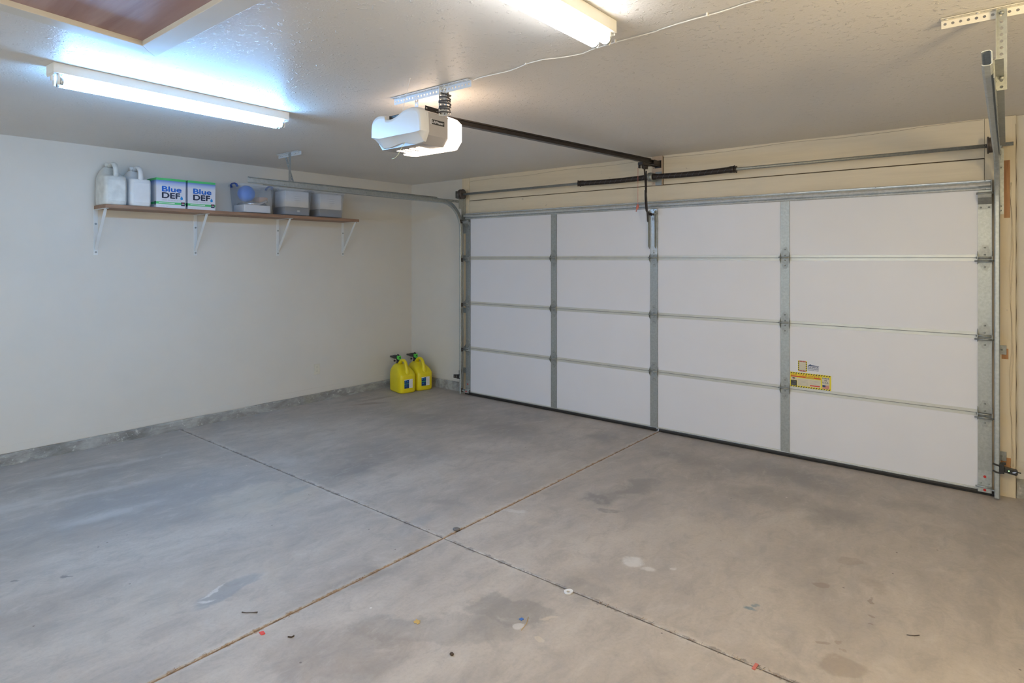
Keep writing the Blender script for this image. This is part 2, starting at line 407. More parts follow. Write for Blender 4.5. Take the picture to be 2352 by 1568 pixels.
class MB:
    def __init__(s): s.bm = bmesh.new(); s.slot = 0; s.mats = []
    def use(s, mat):
        if mat not in s.mats: s.mats.append(mat)
        s.slot = s.mats.index(mat); return s
    def _f(s, vs, smooth=False):
        try: f = s.bm.faces.new(vs)
        except ValueError: return None
        f.material_index = s.slot; f.smooth = smooth; return f
    def box(s, x0, x1, y0, y1, z0, z1):
        if x0 > x1: x0, x1 = x1, x0
        if y0 > y1: y0, y1 = y1, y0
        if z0 > z1: z0, z1 = z1, z0
        v = [s.bm.verts.new((x, y, z)) for z in (z0, z1) for y in (y0, y1) for x in (x0, x1)]
        for q in ((0, 2, 3, 1), (4, 5, 7, 6), (0, 1, 5, 4), (2, 6, 7, 3), (0, 4, 6, 2), (1, 3, 7, 5)):
            s._f([v[i] for i in q])
        return s
    def ring(s, pts): return [s.bm.verts.new(p) for p in pts]
    def bridge(s, a, b, smooth=True, closed=True):
        n = len(a)
        for i in range(n if closed else n - 1):
            j = (i + 1) % n
            s._f([a[i], a[j], b[j], b[i]], smooth)
    def loft(s, rings, cap=True, smooth=True):
        R = [s.ring(r) for r in rings]
        for a, b in zip(R, R[1:]): s.bridge(a, b, smooth)
        if cap: s._f(R[0][::-1], smooth and False); s._f(R[-1], False)
        return s
    def frames(s, pts):
        pts = [Vector(p) for p in pts]; out = []
        up = None
        for i, p in enumerate(pts):
            a = pts[max(0, i - 1)]; b = pts[min(len(pts) - 1, i + 1)]
            t = (b - a).normalized()
            if up is None:
                up = Vector((0, 0, 1)) if abs(t.z) < 0.9 else Vector((1, 0, 0))
            n = (up - t * up.dot(t)).normalized(); bn = t.cross(n); up = n
            out.append((p, t, n, bn))
        return out
    def tube(s, pts, r, seg=10, r2=None):
        rr = r if isinstance(r, (list, tuple)) else [r] * len(pts)
        rings = []
        for i, (p, t, n, b) in enumerate(s.frames(pts)):
            k = rr[i]; k2 = k if r2 is None else k * r2
            rings.append([p + n * math.cos(a) * k + b * math.sin(a) * k2 for a in [2 * PI * j / seg for j in range(seg)]])
        s.loft(rings); return s
    def cyl(s, a, b, r, seg=16, rb=None):
        return s.tube([a, b], [r, rb if rb is not None else r], seg)
    def prism(s, poly, origin, u, v, depth):
        """poly in (u,v) plane at origin, extruded by the vector depth"""
        u, v, o, d = Vector(u), Vector(v), Vector(origin), Vector(depth)
        A = [s.bm.verts.new(o + u * a + v * b) for a, b in poly]
        B = [s.bm.verts.new(o + u * a + v * b + d) for a, b in poly]
        s._f(A[::-1]); s._f(B)
        for i in range(len(A)):
            j = (i + 1) % len(A); s._f([A[i], A[j], B[j], B[i]])
        return s
    def sphere(s, c, r, seg=20, sq=(1, 1, 1)):
        c = Vector(c); rings = []
        n = seg // 2
        for i in range(1, n):
            t = PI * i / n
            rings.append([c + Vector((r * sq[0] * math.sin(t) * math.cos(a), r * sq[1] * math.sin(t) * math.sin(a), -r * sq[2] * math.cos(t)))
                          for a in [2 * PI * j / seg for j in range(seg)]])
        s.loft(rings, smooth=True); return s
    def ribbon_sweep(s, prof, path_fn_pts, thick=None):
        """prof: closed polygon [(n, x)], path list of (point, normal) ; x axis fixed"""
        rings = []
        for p, n in path_fn_pts:
            p = Vector(p); n = Vector(n)
            rings.append([p + n * a + Vector((b, 0, 0)) for a, b in prof])
        R = [s.ring(r) for r in rings]
        for a, b in zip(R, R[1:]): s.bridge(a, b, False)
        s._f(R[0][::-1]); s._f(R[-1]); return s
    def build(s, name, mat, parent=None, bevel=0.0, segs=2, smooth=None, xform=None, shift=True):
        bm = s.bm
        bmesh.ops.recalc_face_normals(bm, faces=bm.faces)
        me = bpy.data.meshes.new(name)
        if xform is not None: bm.transform(xform)
        if parent is not None: off = wloc(parent)
        elif shift and len(bm.verts):
            lo = [min(v.co[i] for v in bm.verts) for i in range(3)]; hi = [max(v.co[i] for v in bm.verts) for i in range(3)]
            off = Vector(((lo[0] + hi[0]) / 2, (lo[1] + hi[1]) / 2, lo[2]))
        else: off = Vector((0, 0, 0))
        bmesh.ops.translate(bm, vec=-off, verts=bm.verts)
        if smooth is not None:
            for f in bm.faces: f.smooth = smooth
        bm.to_mesh(me); bm.free()
        ms = s.mats if s.mats else [mat]
        for q in ms: me.materials.append(q)
        o = bpy.data.objects.new(name, me); COL.objects.link(o)
        if parent is not None: o.parent = parent
        else: o.location = off
        if bevel:
            b = o.modifiers.new('bevel', 'BEVEL'); b.width = bevel; b.segments = segs; b.limit_method = 'ANGLE'; b.angle_limit = math.radians(40)
        return o

def tag(o, label=None, cat=None, group=None, kind=None):
    if label: o['label'] = label
    if cat: o['category'] = cat
    if group: o['group'] = group
    if kind: o['kind'] = kind
    return o

def thing(name, label, cat, loc, group=None):
    o = bpy.data.objects.new(name, None); COL.objects.link(o)
    o.location = loc; o.empty_display_size = 0.1
    return tag(o, label, cat, group)

def copy_tree(o, parent=None):
    c = o.copy(); COL.objects.link(c); c.parent = parent
    for ch in list(o.children): copy_tree(ch, c)
    return c

def struct(name, mb, mat, bevel=0.0):
    o = mb.build(name, mat, bevel=bevel); o['kind'] = 'structure'; return o

def sring(z, xc, yc, hx, hy, e=4.0, n=36):
    out = []
    for i in range(n):
        a = 2 * PI * (i + .5) / n
        c, s_ = math.cos(a), math.sin(a)
        out.append((xc + hx * math.copysign(abs(c) ** (2 / e), c), yc + hy * math.copysign(abs(s_) ** (2 / e), s_), z))
    return out

def text(s, origin, u, v, width, height, mat, parent, name='lettering', bold=0.0, lift=0.0008, align='L', space=1.0):
    cu = bpy.data.curves.new('txt', 'FONT'); cu.body = s; cu.size = 1.0; cu.offset = 0.0; cu.extrude = 0.0
    cu.space_character = space
    to = bpy.data.objects.new('txt', cu); COL.objects.link(to)
    dg = bpy.context.evaluated_depsgraph_get(); dg.update()
    me = bpy.data.meshes.new_from_object(to.evaluated_get(dg))
    bpy.data.objects.remove(to); bpy.data.curves.remove(cu)
    xs = [p.co.x for p in me.vertices]; ys = [p.co.y for p in me.vertices]
    x0, x1, y0, y1 = min(xs), max(xs), min(ys), max(ys)
    u, v = Vector(u), Vector(v); nrm = u.cross(v); o = Vector(origin) + nrm * lift
    off = wloc(parent)
    polys = [tuple(p.vertices) for p in me.polygons]
    base = [((p.co.x - x0) / (x1 - x0), (p.co.y - y0) / (y1 - y0)) for p in me.vertices]
    k = bold * height
    offs = [(0, 0)] if bold <= 0 else [(-k, 0), (k, 0), (0, -k * .8), (0, k * .8)]
    vs, fs = [], []
    for i, (da, db) in enumerate(offs):
        n0 = len(vs)
        vs += [o + u * (k + a * (width - 2 * k) + da) + v * (k + b * (height - 2 * k) + db) + nrm * (.00008 * i) - off for a, b in base]
        fs += [tuple(q + n0 for q in f_) for f_ in polys]
    bpy.data.meshes.remove(me); me = bpy.data.meshes.new(name); me.from_pydata(vs, [], fs)
    me.materials.append(mat)
    ob = bpy.data.objects.new(name, me); COL.objects.link(ob); ob.parent = parent
    return ob

# ================================================================== ROOM
JX, JY, JW, JWY = 2.455, -2.77, 0.0065, 0.0042       # control joint crossing, half width
f = MB().use(M['floor'])
def slab(x0, x1, y0, y1):
    c = 0.004
    lo = [(x0, y0), (x1, y0), (x1, y1), (x0, y1)]
    hi = [(x0 + c, y0 + c), (x1 - c, y0 + c), (x1 - c, y1 - c), (x0 + c, y1 - c)]
    f.loft([[(x, y, -0.15) for x, y in lo], [(x, y, -0.004) for x, y in lo], [(x, y, 0.0) for x, y in hi]], smooth=False)
for (x0, x1) in ((XL - .02, JX - JW), (JX + JW, XR + .02)):
    for (y0, y1) in ((YB - .02, JY - JWY), (JY + JWY, YF + .12)):
        slab(x0, x1, y0, y1)
f.use(M['dirt']).box(JX - JW - .001, JX + JW + .001, YB, YF + .1, -0.1, -0.005)
f.use(M['stone']).box(XL, XR, JY - JWY - .001, JY + JWY + .001, -0.1, -0.009)
struct('floor', f, M['floor'])
d = MB().box(-3, 8, YF + .122, 9, -0.2, -0.012)
struct('driveway', d, plain('driveway_concrete', (0.5, 0.5, 0.5), .9))
struct('ceiling', MB().box(XL - .1, XR + .1, YB - .1, YF + .2, CEIL, CEIL + .12), M['ceil'])
struct('wall_left', MB().box(XL - .1, XL, YB - .1, YF + .2, 0, CEIL), M['wall'])
struct('wall_right', MB().box(XR, XR + .1, YB - .1, YF + .2, 0, CEIL), M['wall'])
struct('wall_back', MB().box(XL, XR, YB - .1, YB, 0, CEIL), M['wall'])
wf = MB().box(XL, 0.06, YF, YF + .1, 0, CEIL).box(4.82, XR, YF, YF + .1, 0, CEIL).box(0.06, 4.82, YF, YF + .1, 2.07, CEIL)
struct('wall_front', wf, M['wall'])
# chipped concrete stem wall running along the foot of the walls (wavy top)
def curb(name, p0, p1, nrm, depth, h, n=120):
    b = MB(); p0, p1, nrm = Vector(p0), Vector(p1), Vector(nrm)
    rings = []
    rr = random.Random(hash(name) % 99)
    a = 0
    for i in range(n + 1):
        p = p0.lerp(p1, i / n); a = a * .7 + rr.uniform(-.0015, .0015); k = rr.uniform(-.003, .003)
        hh = h + a
        rings.append([tuple(p), tuple(p + nrm * (depth + k + .004)), tuple(p + nrm * (depth + k) + Vector((0, 0, hh * .5))),
                      tuple(p + nrm * (depth + k - .003) + Vector((0, 0, hh - .01))), tuple(p + nrm * (depth - .01) + Vector((0, 0, hh))), tuple(p + Vector((0, 0, hh)))])
    b.loft(rings, smooth=False)
    return struct(name, b, M['curb'])
curb('baseboard_left', (XL, YB, 0), (XL, YF, 0), (1, 0, 0), 0.022, 0.088)
curb('baseboard_front', (XL + .02, YF, 0), (-.115, YF, 0), (0, -1, 0), 0.022, 0.105, 40)
curb('baseboard_right', (5.008, YF, 0), (XR, YF, 0), (0, -1, 0), 0.022, 0.125, 40)
# painted strips above the stem wall
struct('trim_1', MB().box(XL, XL + .0035, YB, YF, .092, .150), M['wall'], .001)
struct('trim_2', MB().box(XL, -.12, YF - .0035, YF, .110, .168), M['wall'], .001)
struct('trim_3', MB().box(5.008, XR, YF - .0035, YF, .13, .24), M['wall'], .001)
# header boards over the door
struct('trim_4', MB().box(0.002, 4.838, .05, YF, 2.06, 2.283), M['woodx'], .003)       # lower header board
t5 = MB().use(M['woodx']).box(0.002, 4.838, .058, YF, 2.291, CEIL).use(M['caulk'])
random.seed(3)
pts = []
for i in range(80):
    pts.append((0.01 + i * 4.82 / 79, .0575, 2.515 + .035 * i / 79 + .006 * math.sin(i * .35) + random.uniform(-.0015, .0015)))
t5.tube(pts, .0011, 4)
struct('trim_5', t5, M['woodx'])
struct('trim_6', MB().box(0.002, 4.838, .07, YF, 2.282, 2.292), M['trimdark'])
struct('trim_7', MB().box(-.112, 0.0, .05, YF, 0, CEIL - .002), M['woodz'], .003)      # left jamb board
# right jamb board with cracks and bare scraped patches
t8 = MB().use(M['woodz']).box(4.84, 5.004, .05, YF, 0, CEIL - .002)
t8.use(M['bare'])
for (x0, x1, z0, z1) in ((4.942, 4.974, 1.875, 2.262), (4.930, 4.966, .925, .995), (4.925, 4.979, .165, .262)):
    t8.box(x0, x1, .0488, .0515, z0, z1)
t8.use(M['trimdark'])
for xx, zt in ((5.0045, 2.5),):
    pts = [(xx + .0015 * math.sin(i * 1.7), .052, .02 + i * (zt - .02) / 40) for i in range(41)]
    t8.tube(pts, .0022, 5)
t8.use(M['woodz'])
for k, (xa, ph) in enumerate(((4.978, 0), (4.984, 1.3))):
    pts = [(xa + .006 * math.sin(i * .42 + ph) + .0015 * math.sin(i * 1.3), .0475, .21 + i * 1.9 / 40) for i in range(41)]
    t8.tube(pts, .0022, 6)
struct('trim_8', t8, M['woodz'])
# worn pad board behind the spring bearing
t9 = MB().use(M['pad']).box(2.368, 2.476, .036, .058, 2.286, CEIL - .002).use(M['trimdark'])
for (x, z) in ((2.385, 2.45), (2.41, 2.452), (2.462, 2.455), (2.39, 2.31), (2.46, 2.33)): t9.cyl((x, .0355, z), (x, .037, z), .004, 8)
t9.box(2.4765, 2.479, .05, .0585, 2.286, 2.55)
struct('trim_9', t9, M['pad'])

# ================================================================== GARAGE DOOR
DW, SH = 4.88, 0.5335
door = thing('garage_door', 'wide white insulated sectional garage door, closed, with galvanised stiles and hinges', 'garage door', (2.44, 0.02, 0))
ST = [0.037, 1.270, 2.410, 3.562, 4.842]
HW = [0.036, 0.036, 0.038, 0.034, 0.038]
Z0 = 0.022
def zj(i): return Z0 + i * (2.135 - Z0) / 4
for i in range(4):
    a, b = zj(i), zj(i + 1)
    p = MB().use(M['door'])
    p.box(0.0, DW, .007, .048, a, b)
    p.box(0.004, DW - .004, .0025, .007, a + .022, b - .022)
    p.use(M['lip'])
    if i == 0: p.box(0, DW, .001, .007, a + .0, a + .022)
    else: p.box(0, DW, .001, .007, a + .0022, a + .022)
    p.box(0, DW, .001, .007, b - .022, b - .0022)
    if i: p.use(M['rubber']).box(0.002, DW - .002, .0045, .0069, a - .0005, a + .0021)  # dark strip stands in for the shade inside the section joint
    sec = p.build('section_panel', M['door'], door)
    sec['label'] = ['lowest section panel', 'second section panel up', 'third section panel up', 'top section panel'][i]
    for x, h in zip(ST, HW):
        q = MB().box(x - h, x + h, -.0015, .001, a + .004, b - .004).box(x + h - .004, x + h, -.004, .001, a + .004, b - .004)
        q.box(x - h, x - h + .003, -.003, .001, a + .004, b - .004)
        if i == 0 or i == 3:
            zz = a + .03 if i == 0 else b - .09
            for dz in (0, .03): q.cyl((x, -.003, zz + dz), (x, .0, zz + dz), .004, 8)
        q.build('stile', M['stile'], door)
def hinge(x, z, hw, end):
    q = MB()
    y = -.0035
    def plate(sgn):
        poly = [(-hw, .004 * sgn), (hw, .004 * sgn), (hw, .035 * sgn), (.012, .088 * sgn), (-.012, .088 * sgn), (-hw, .035 * sgn)]
        q.prism(poly, (x, y, z), (1, 0, 0), (0, 0, 1), (0, .0025, 0))
    plate(1); plate(-1)
    hy = -.026 if not end else -.040
    zb = z if not end else z - .004
    q.cyl((x - hw - .012, hy + .006, zb + .004), (x + hw + .006, hy + .006, zb + .004), .0065, 12)
    if end:
        q.cyl((x - hw - .004, hy, zb - .018), (x + hw + .004, hy, zb - .018), .0065, 12)
    for sx in (-1, 1):
        xx = x + sx * (hw + (.002 if sx > 0 else .004))
        q.prism([(0, .045), (hy, .010), (hy - .004, -.012 if not end else -.026), (0, -.045)], (xx, 0, z), (0, 1, 0), (0, 0, 1), (.003, 0, 0))
    for dz in (.020, .068, -.020, -.062):
        q.sphere((x, y - .002, z + dz), .006, 8)
    if end:
        sx = 1 if x > 2.4 else -1
        q.cyl((x - sx * .055, hy, z - .022), (x + sx * (.062), hy, z - .022), .005, 10)
    return q.build('hinge', M['galvd'], door)
for i in (1, 2, 3):
    for k, x in enumerate(ST): hinge(x, zj(i), HW[k] - .002, k in (0, 4))
# rollers riding in the tracks
XTL, XTR = -.034, 4.910        # track centre planes
def roller(x, y, z):
    q = MB().cyl((x - .009, y, z), (x + .009, y, z), .0215, 18)
    return q.build('roller', M['cast'], door)
for i in (1, 2, 3):
    for x in (XTL + .004, XTR - .004): roller(x, -.045, zj(i) - .022)
# bottom corner brackets with red capped bolts
for sx, x in ((-1, ST[0]), (1, ST[4])):
    q = MB().box(x - .037, x + .037, -.006, -.0015, .035, .165).box(x - .037, x + .037, -.030, -.004, .060, .066)
    q.box(x - .037, x + .037, -.034, -.030, .026, .066)
    q.cyl((x - .05, -.036, .062), (x + .04, -.036, .062), .006, 10)
    q.cyl((x + sx * .03, -.045, .052), (x + sx * .078, -.045, .052), .0055, 10)
    for dx in (-.022, .022): q.sphere((x + dx, -.007, .080), .006, 8)
    bb = q.build('bottom_bracket', M['galv'], door)
    for z, yy in ((.125, -.0075), (.043, -.035)):
        r = MB().cyl((x, yy, z), (x, yy - .004, z), .0085, 14).build('bolt_cap', M['red'], bb); r['label'] = 'red bolt cap'
    roller(XTL + .004 if sx < 0 else XTR - .004, -.045, .052)
# top fixtures
for sx, x in ((-1, ST[0]), (1, ST[4])):
    q = MB().box(x - .036, x + .036, -.006, -.0015, 1.935, 2.055)
    q.prism([(0, 1.965), (-.045, 2.012), (-.052, 2.035), (0, 2.035)], (x - .037, -.002, 0), (0, 1, 0), (0, 0, 1), (.074, 0, 0))
    q.cyl((x - .045, -.050, 2.040), (x + .045, -.050, 2.040), .0075, 12)
    q.cyl((x, -.048, 2.040), (x + sx * .078, -.048, 2.040), .005, 10)
    for dx in (-.022, .022): q.sphere((x + dx, -.007, 1.948), .006, 8)
    q.build('top_fixture', M['galvd'], door)
    roller(XTL + .004 if sx < 0 else XTR - .004, -.047, 2.040)
# horizontal strut across the top section
prof = [(.0, 2.134), (-.012, 2.134), (-.016, 2.130), (-.015, 2.124), (-.008, 2.119), (-.034, 2.115), (-.043, 2.108), (-.046, 2.100), (-.043, 2.092), (-.034, 2.086), (-.008, 2.082),
        (-.016, 2.077), (-.017, 2.070), (-.013, 2.065), (0, 2.064)]
q = MB().prism(prof, (0.0, 0, 0), (0, 1, 0), (0, 0, 1), (4.873, 0, 0))
for x in ST + [.65, 1.85, 3.0, 4.2]:
    for z in (2.071, 2.128): q.sphere((x, -.017, z), .005, 8)
q.build('strut', galv('strut_steel', (0.70, 0.74, 0.77), 0.2), door)
# bottom seal, notched where the joint runs under it
q = MB()
for a, b in ((-.005, JX - .022), (JX + .006, DW + .012)):
    q.loft([[(x, y, z) for (y, z) in ((-.006, .030), (-.010, .018), (-.008, .002), (.0, .0005), (.03, .0005), (.045, .004), (.048, .022), (.048, .030))] for x in (a, b)], smooth=False)
q.build('bottom_seal', M['rubber'], door)
MB().box(0, DW, -.004, .004, .024, .036).build('seal_retainer', M['galvb'], door)
# operator bracket on the centre stile
q = MB().use(M['galvb']).box(2.378, 2.446, -.008, -.0035, 1.64, 2.06)
q.use(M['galvd'])
for x0, x1 in ((2.366, 2.384), (2.430, 2.446)):
    q.prism([(0, 1.69), (-.028, 1.72), (-.030, 2.035), (-.012, 2.05), (0, 2.05)], (x0, -.008, 0), (0, 1, 0), (0, 0, 1), (.003, 0, 0))
    q.box(x0, x1, -.012, -.009, 1.70, 2.045)
for (x, z) in ((2.362, 1.945), (2.362, 1.90), (2.449, 1.945), (2.449, 1.88)): q.cyl((x, -.022, z), (x + .008, -.022, z), .006, 8)
for z in (1.655, 2.052): q.sphere((2.411, -.01, z), .006, 8)
q.cyl((2.36, -.03, 2.015), (2.452, -.03, 2.015), .006, 10)
q.use(M['trimdark']).box(2.398, 2.404, -.0095, -.0075, 1.955, 1.985).box(2.412, 2.418, -.0095, -.0075, 1.955, 1.985)
q.build('operator_bracket', M['galvd'], door)
# stickers on the third stile's right: long safety label, small warning label, dealer label
def decal(x0, x1, z0, z1, mat, parent, name, y=0.0023):
    return MB().box(x0, x1, y - .0006, y, z0, z1).build(name, mat, parent)
dx, dz = (1, 0, 0), (0, 0, 1)
yl = .0018
sl = decal(3.600, 3.900, .570, .690, M['yelp'], door, 'safety_label'); sl['label'] = 'yellow safety label with striped borders'
def flat(mb, x0, x1, z0, z1, y): mb.box(x0, x1, y - .0003, y, z0, z1); return mb
q = MB().use(M['blackprint'])
n = 16
for k in range(n):
    x = 3.602 + k * (.296 / n)
    for zb in (.5725, .6785):
        q.prism([(0, 0), (.009, 0), (.017, .009), (.008, .009)], (x, yl - .0006, zb), dx, dz, (0, .0003, 0))
q.build('striped_border', M['blackprint'], sl)
q = MB().use(M['redpr']); flat(q, 3.606, 3.826, .652, .661, yl - .0004)
q.use(M['mustard']); flat(q, 3.716, 3.778, .648, .6595, yl - .0008)
q.use(M['cream']); flat(q, 3.606, 3.650, .627, .650, yl - .0004); flat(q, 3.653, 3.826, .585, .646, yl - .0004); flat(q, 3.836, 3.888, .583, .672, yl - .0004)
q.use(M['blackprint']); flat(q, 3.606, 3.650, .583, .625, yl - .0004); flat(q, 3.618, 3.638, .638, .646, yl - .0008)
q.use(M['redpr']); flat(q, 3.748, 3.820, .591, .600, yl - .0008); flat(q, 3.626, 3.631, .630, .635, yl - .0008)
q.use(M['greyprint'])
for k in range(4): flat(q, 3.610, 3.645, .588 + k * .009, .5895 + k * .009, yl - .0008)
for k in range(5): flat(q, 3.66, 3.735, .592 + k * .010, .5935 + k * .010, yl - .0008)
for k in range(4): flat(q, 3.745, 3.82, .606 + k * .009, .6075 + k * .009, yl - .0008)
q.build('printed_panel', M['cream'], sl)
q = MB().use(M['redpr'])
for k in range(5): flat(q, 3.838, 3.886, .585 + k * .0055, .588 + k * .0055, yl - .0010)
q.use(M['navy']); flat(q, 3.838, 3.860, .597, .6125, yl - .0014)
q.build('flag_print', M['redpr'], sl)
text('FOR YOUR SAFETY!', (3.610, yl - .0012, .6635), dx, dz, .212, .011, M['redpr'], sl, bold=.02)
text('MADE', (3.838, yl - .0012, .660), dx, dz, .048, .011, M['navy'], sl, bold=.02)
text('IN', (3.853, yl - .0012, .644), dx, dz, .016, .010, M['navy'], sl, bold=.02)
text('U.S.A.', (3.838, yl - .0012, .627), dx, dz, .046, .010, M['navy'], sl, bold=.02)
wl = decal(3.660, 3.726, .700, .786, M['cream'], door, 'warning_label'); wl['label'] = 'small warning label with striped frame'
q = MB().use(M['yelp'])
flat(q, 3.660, 3.669, .700, .786, yl - .0004); flat(q, 3.717, 3.726, .700, .786, yl - .0004)
q.use(M['redp']); flat(q, 3.669, 3.717, .776, .786, yl - .0004); flat(q, 3.669, 3.717, .700, .710, yl - .0004)
q.use(M['blackprint'])
for k in range(5):
    for x in (3.660, 3.717):
        q.prism([(0, .004), (.009, 0), (.009, .007), (0, .011)], (x, yl - .0010, .706 + k * .0155), dx, dz, (0, .0003, 0))
for k in range(2):
    for z in (.7835, .7755, .7095, .7015): flat(q, 3.676 + k * .020, 3.688 + k * .020, z, z + .002, yl - .0010)
q.use(M['greyprint'])
for k in range(8): flat(q, 3.673, 3.713, .717 + k * .007, .7178 + k * .007, yl - .0010)
q.build('striped_frame', M['yelp'], wl)
dl = decal(3.730, 3.815, .712, .768, M['door'], door, 'dealer_label', .0021)
q = MB().use(M['navy']).prism([(0, 0), (.018, .017), (.03, .010), (.083, .006), (.083, .003), (.02, .004)], (3.731, yl - .0006, .748), dx, dz, (0, .0003, 0))
flat(q, 3.731, 3.812, .7255, .7275, yl - .0006)
q.build('roof_emblem', M['navy'], dl)
text('SUPERIOR', (3.732, yl - .0008, .737), dx, dz, .080, .012, M['navy'], dl, bold=.03)
text('GARAGE DOORS', (3.733, yl - .0008, .729), dx, dz, .077, .006, M['navy'], dl, bold=.02)
text('928-208-0420', (3.732, yl - .0008, .7145), dx, dz, .078, .006, M['navy'], dl, bold=.02)

# ================================================================== DOOR TRACKS
def arc_path(yv=-.045, ztop=1.94, R=.32, yend=-2.64, zend=None, zb=.012):
    P = [((0, yv, zb), (0, 1, 0)), ((0, yv, ztop), (0, 1, 0))]
    for k in range(1, 13):
        a = PI / 2 * k / 12
        P.append(((0, yv - R + R * math.cos(a), ztop + R * math.sin(a)), (0, math.cos(a), math.sin(a))))
    P.append(((0, yend, zend if zend else ztop + R + .012), (0, 0, 1)))
    return P
def cprofile(s):
    out = [(.020, 0), (.0245, .003), (.026, .008), (.026, .024), (.020, .030), (-.020, .030), (-.026, .024), (-.026, .008), (-.0245, .003), (-.020, 0)]
    inn = [(-.020, .003), (-.0235, .008), (-.0235, .023), (-.019, .0275), (.019, .0275), (.0235, .023), (.0235, .008), (.020, .003)]
    return [(a, s * (b - .004)) for a, b in out + inn]
def punched(q, o, u, v, length, width, pitch=.025, hole=.0045, thick=.0025, start=.0125, mat=None, hmat=None, flip=1):
    """perforated strip with real holes: o corner, u along, v across"""
    o, u, v = Vector(o), Vector(u).normalized(), Vector(v).normalized(); nrm = u.cross(v) * thick * flip
    n = int((length - 2 * start) / pitch) + 1
    q.use(mat)
    edges = [0.0]
    for k in range(n):
        c = start + k * pitch; edges += [c - hole * 1.6, c + hole * 1.6]
    edges.append(length)
    for i in range(len(edges) - 1):
        a, b = edges[i], edges[i + 1]
        if i % 2 == 0:
            if b - a < 1e-4: continue
            q.prism([(a, 0), (b, 0), (b, width), (a, width)], o, u, v, nrm)
        else:
            c = (a + b) / 2; w2 = (b - a) / 2; seg = 12
            sq = []; ci = []
            for s_ in range(seg):
                t = 2 * PI * s_ / seg + PI / 4
                ct, st = math.cos(t), math.sin(t); m_ = max(abs(ct), abs(st))
                sq.append((c + w2 * ct / m_, width / 2 + (width / 2) * st / m_)); ci.append((c + hole * ct, width / 2 + hole * st))
            A = [q.bm.verts.new(o + u * x + v * y) for x, y in sq]; B = [q.bm.verts.new(o + u * x + v * y) for x, y in ci]
            C2 = [q.bm.verts.new(o + u * x + v * y + nrm) for x, y in sq]; D = [q.bm.verts.new(o + u * x + v * y + nrm) for x, y in ci]
            q.bridge(A, B, False); q.bridge(C2, D, False); q.bridge(B, D, False); q.bridge(A, C2, False)
    return q

def make_track(s, xc, label):
    """s = -1 left (web towards -x), +1 right"""
    T = thing('garage_door_track', label, 'door track', (xc, -.045, 0), 'tracks at the two sides of the garage door')
    q = MB(); off = xc - s * .013
    P = [((off, p[1], p[2]), n) for p, n in arc_path()]
    q.ribbon_sweep(cprofile(s), P)
    q.build('rail', M['galv'], T)
    # reinforcing angle over the horizontal run
    xo = off + s * .027
    q = MB().box(xo, xo + s * .0025, -2.5, -.42, 2.235, 2.300).box(xo, xo + s * .028, -2.5, -.42, 2.2975, 2.300)
    for k in range(5): q.sphere((xo, -2.3 + k * .45, 2.265), .006, 8)
    q.build('stiffening_angle', M['galvd'], T)
    # hanger from the ceiling
    yh = -2.235
    q = MB(); xh = xo + s * .003
    punched(q, (xh if s > 0 else xh - .034, yh, 2.245), (0, 0, 1), (1, 0, 0), CEIL - 2.245 - .002, .034, mat=M['galvd'], hole=.0055)
    q.box(xh, xh + s * .0025, yh, yh - .02, 2.245, CEIL - .003)
    for z in (2.29, 2.54): q.sphere((xh + s * .018, yh - .004, z), .008, 8)
    q.build('hanger_strap', None, T)
    q = MB(); x0, x1 = (-.262, .112) if s < 0 else (4.755, 5.16)
    punched(q, (x0, yh + .004, CEIL - .036), (1, 0, 0), (0, 0, 1), x1 - x0, .034, mat=M['punched'] if s < 0 else M['trimpaint'], hole=.0055, flip=-1)
    punched(q, (x0, yh - .028, CEIL - .003), (1, 0, 0), (0, 1, 0), x1 - x0, .032, mat=M['punched'] if s < 0 else M['trimpaint'], hole=.0055, flip=-1)
    for xx in (x0 + .02, x0 + .12, x1 - .03): q.sphere((xx, yh - .012, CEIL - .006), .006, 8)
    q.build('ceiling_angle', None, T)
    if s < 0:
        q = MB(); u = Vector((.075, .05, -.30)); L = u.length
        punched(q, (-.165, yh + .008, CEIL - .02), u, (1, 0, .25), L, .026, mat=M['galvd'], hole=.005)
        q.build('diagonal_brace', None, T)
    # flag bracket and jamb brackets
    q = MB()
    xj0, xj1 = (4.913, 4.942) if s > 0 else (-.075, -.046)
    q.box(xj0, xj1, .043, .049, 1.90, 2.345)
    xe = xj0 if s > 0 else xj1
    q.box(xe - .0015, xe + .0015, -.075, .049, 2.19, 2.33).box(xe - .0015, xe + .0015, -.03, .049, 1.90, 2.19)
    for z in (1.925, 1.955, 2.215): q.sphere((xj0 + .012, .041, z), .007, 8)
    q.build('flag_bracket', M['galv'], T)
    q = MB()
    punched(q, (off + s * .028, -.33, 2.258), (0, 1, 0), (0, 0, 1), .30, .030, mat=M['galvd'], hole=.0045)
    q.build('link_strap', None, T)
    for z in ((.955, .24) if s > 0 else (1.58, .955, .24)):
        q = MB().box(xj0 + (.0 if s > 0 else -.02), xj1 + (.014 if s > 0 else 0), .040, .0485, z, z + .062)
        q.box(xe - .0015, xe + .0015, -.04, .049, z + .004, z + .058)
        q.sphere(((xj0 + xj1) / 2 + .004, .037, z + .032), .007, 8)
        q.build('jamb_bracket', M['galvd'], T, .004)
    return T
make_track(-1, XTL, 'left steel door track curving back from the far end of the door')
make_track(1, XTR, 'right steel door track beside the right jamb, its open end near the camera')

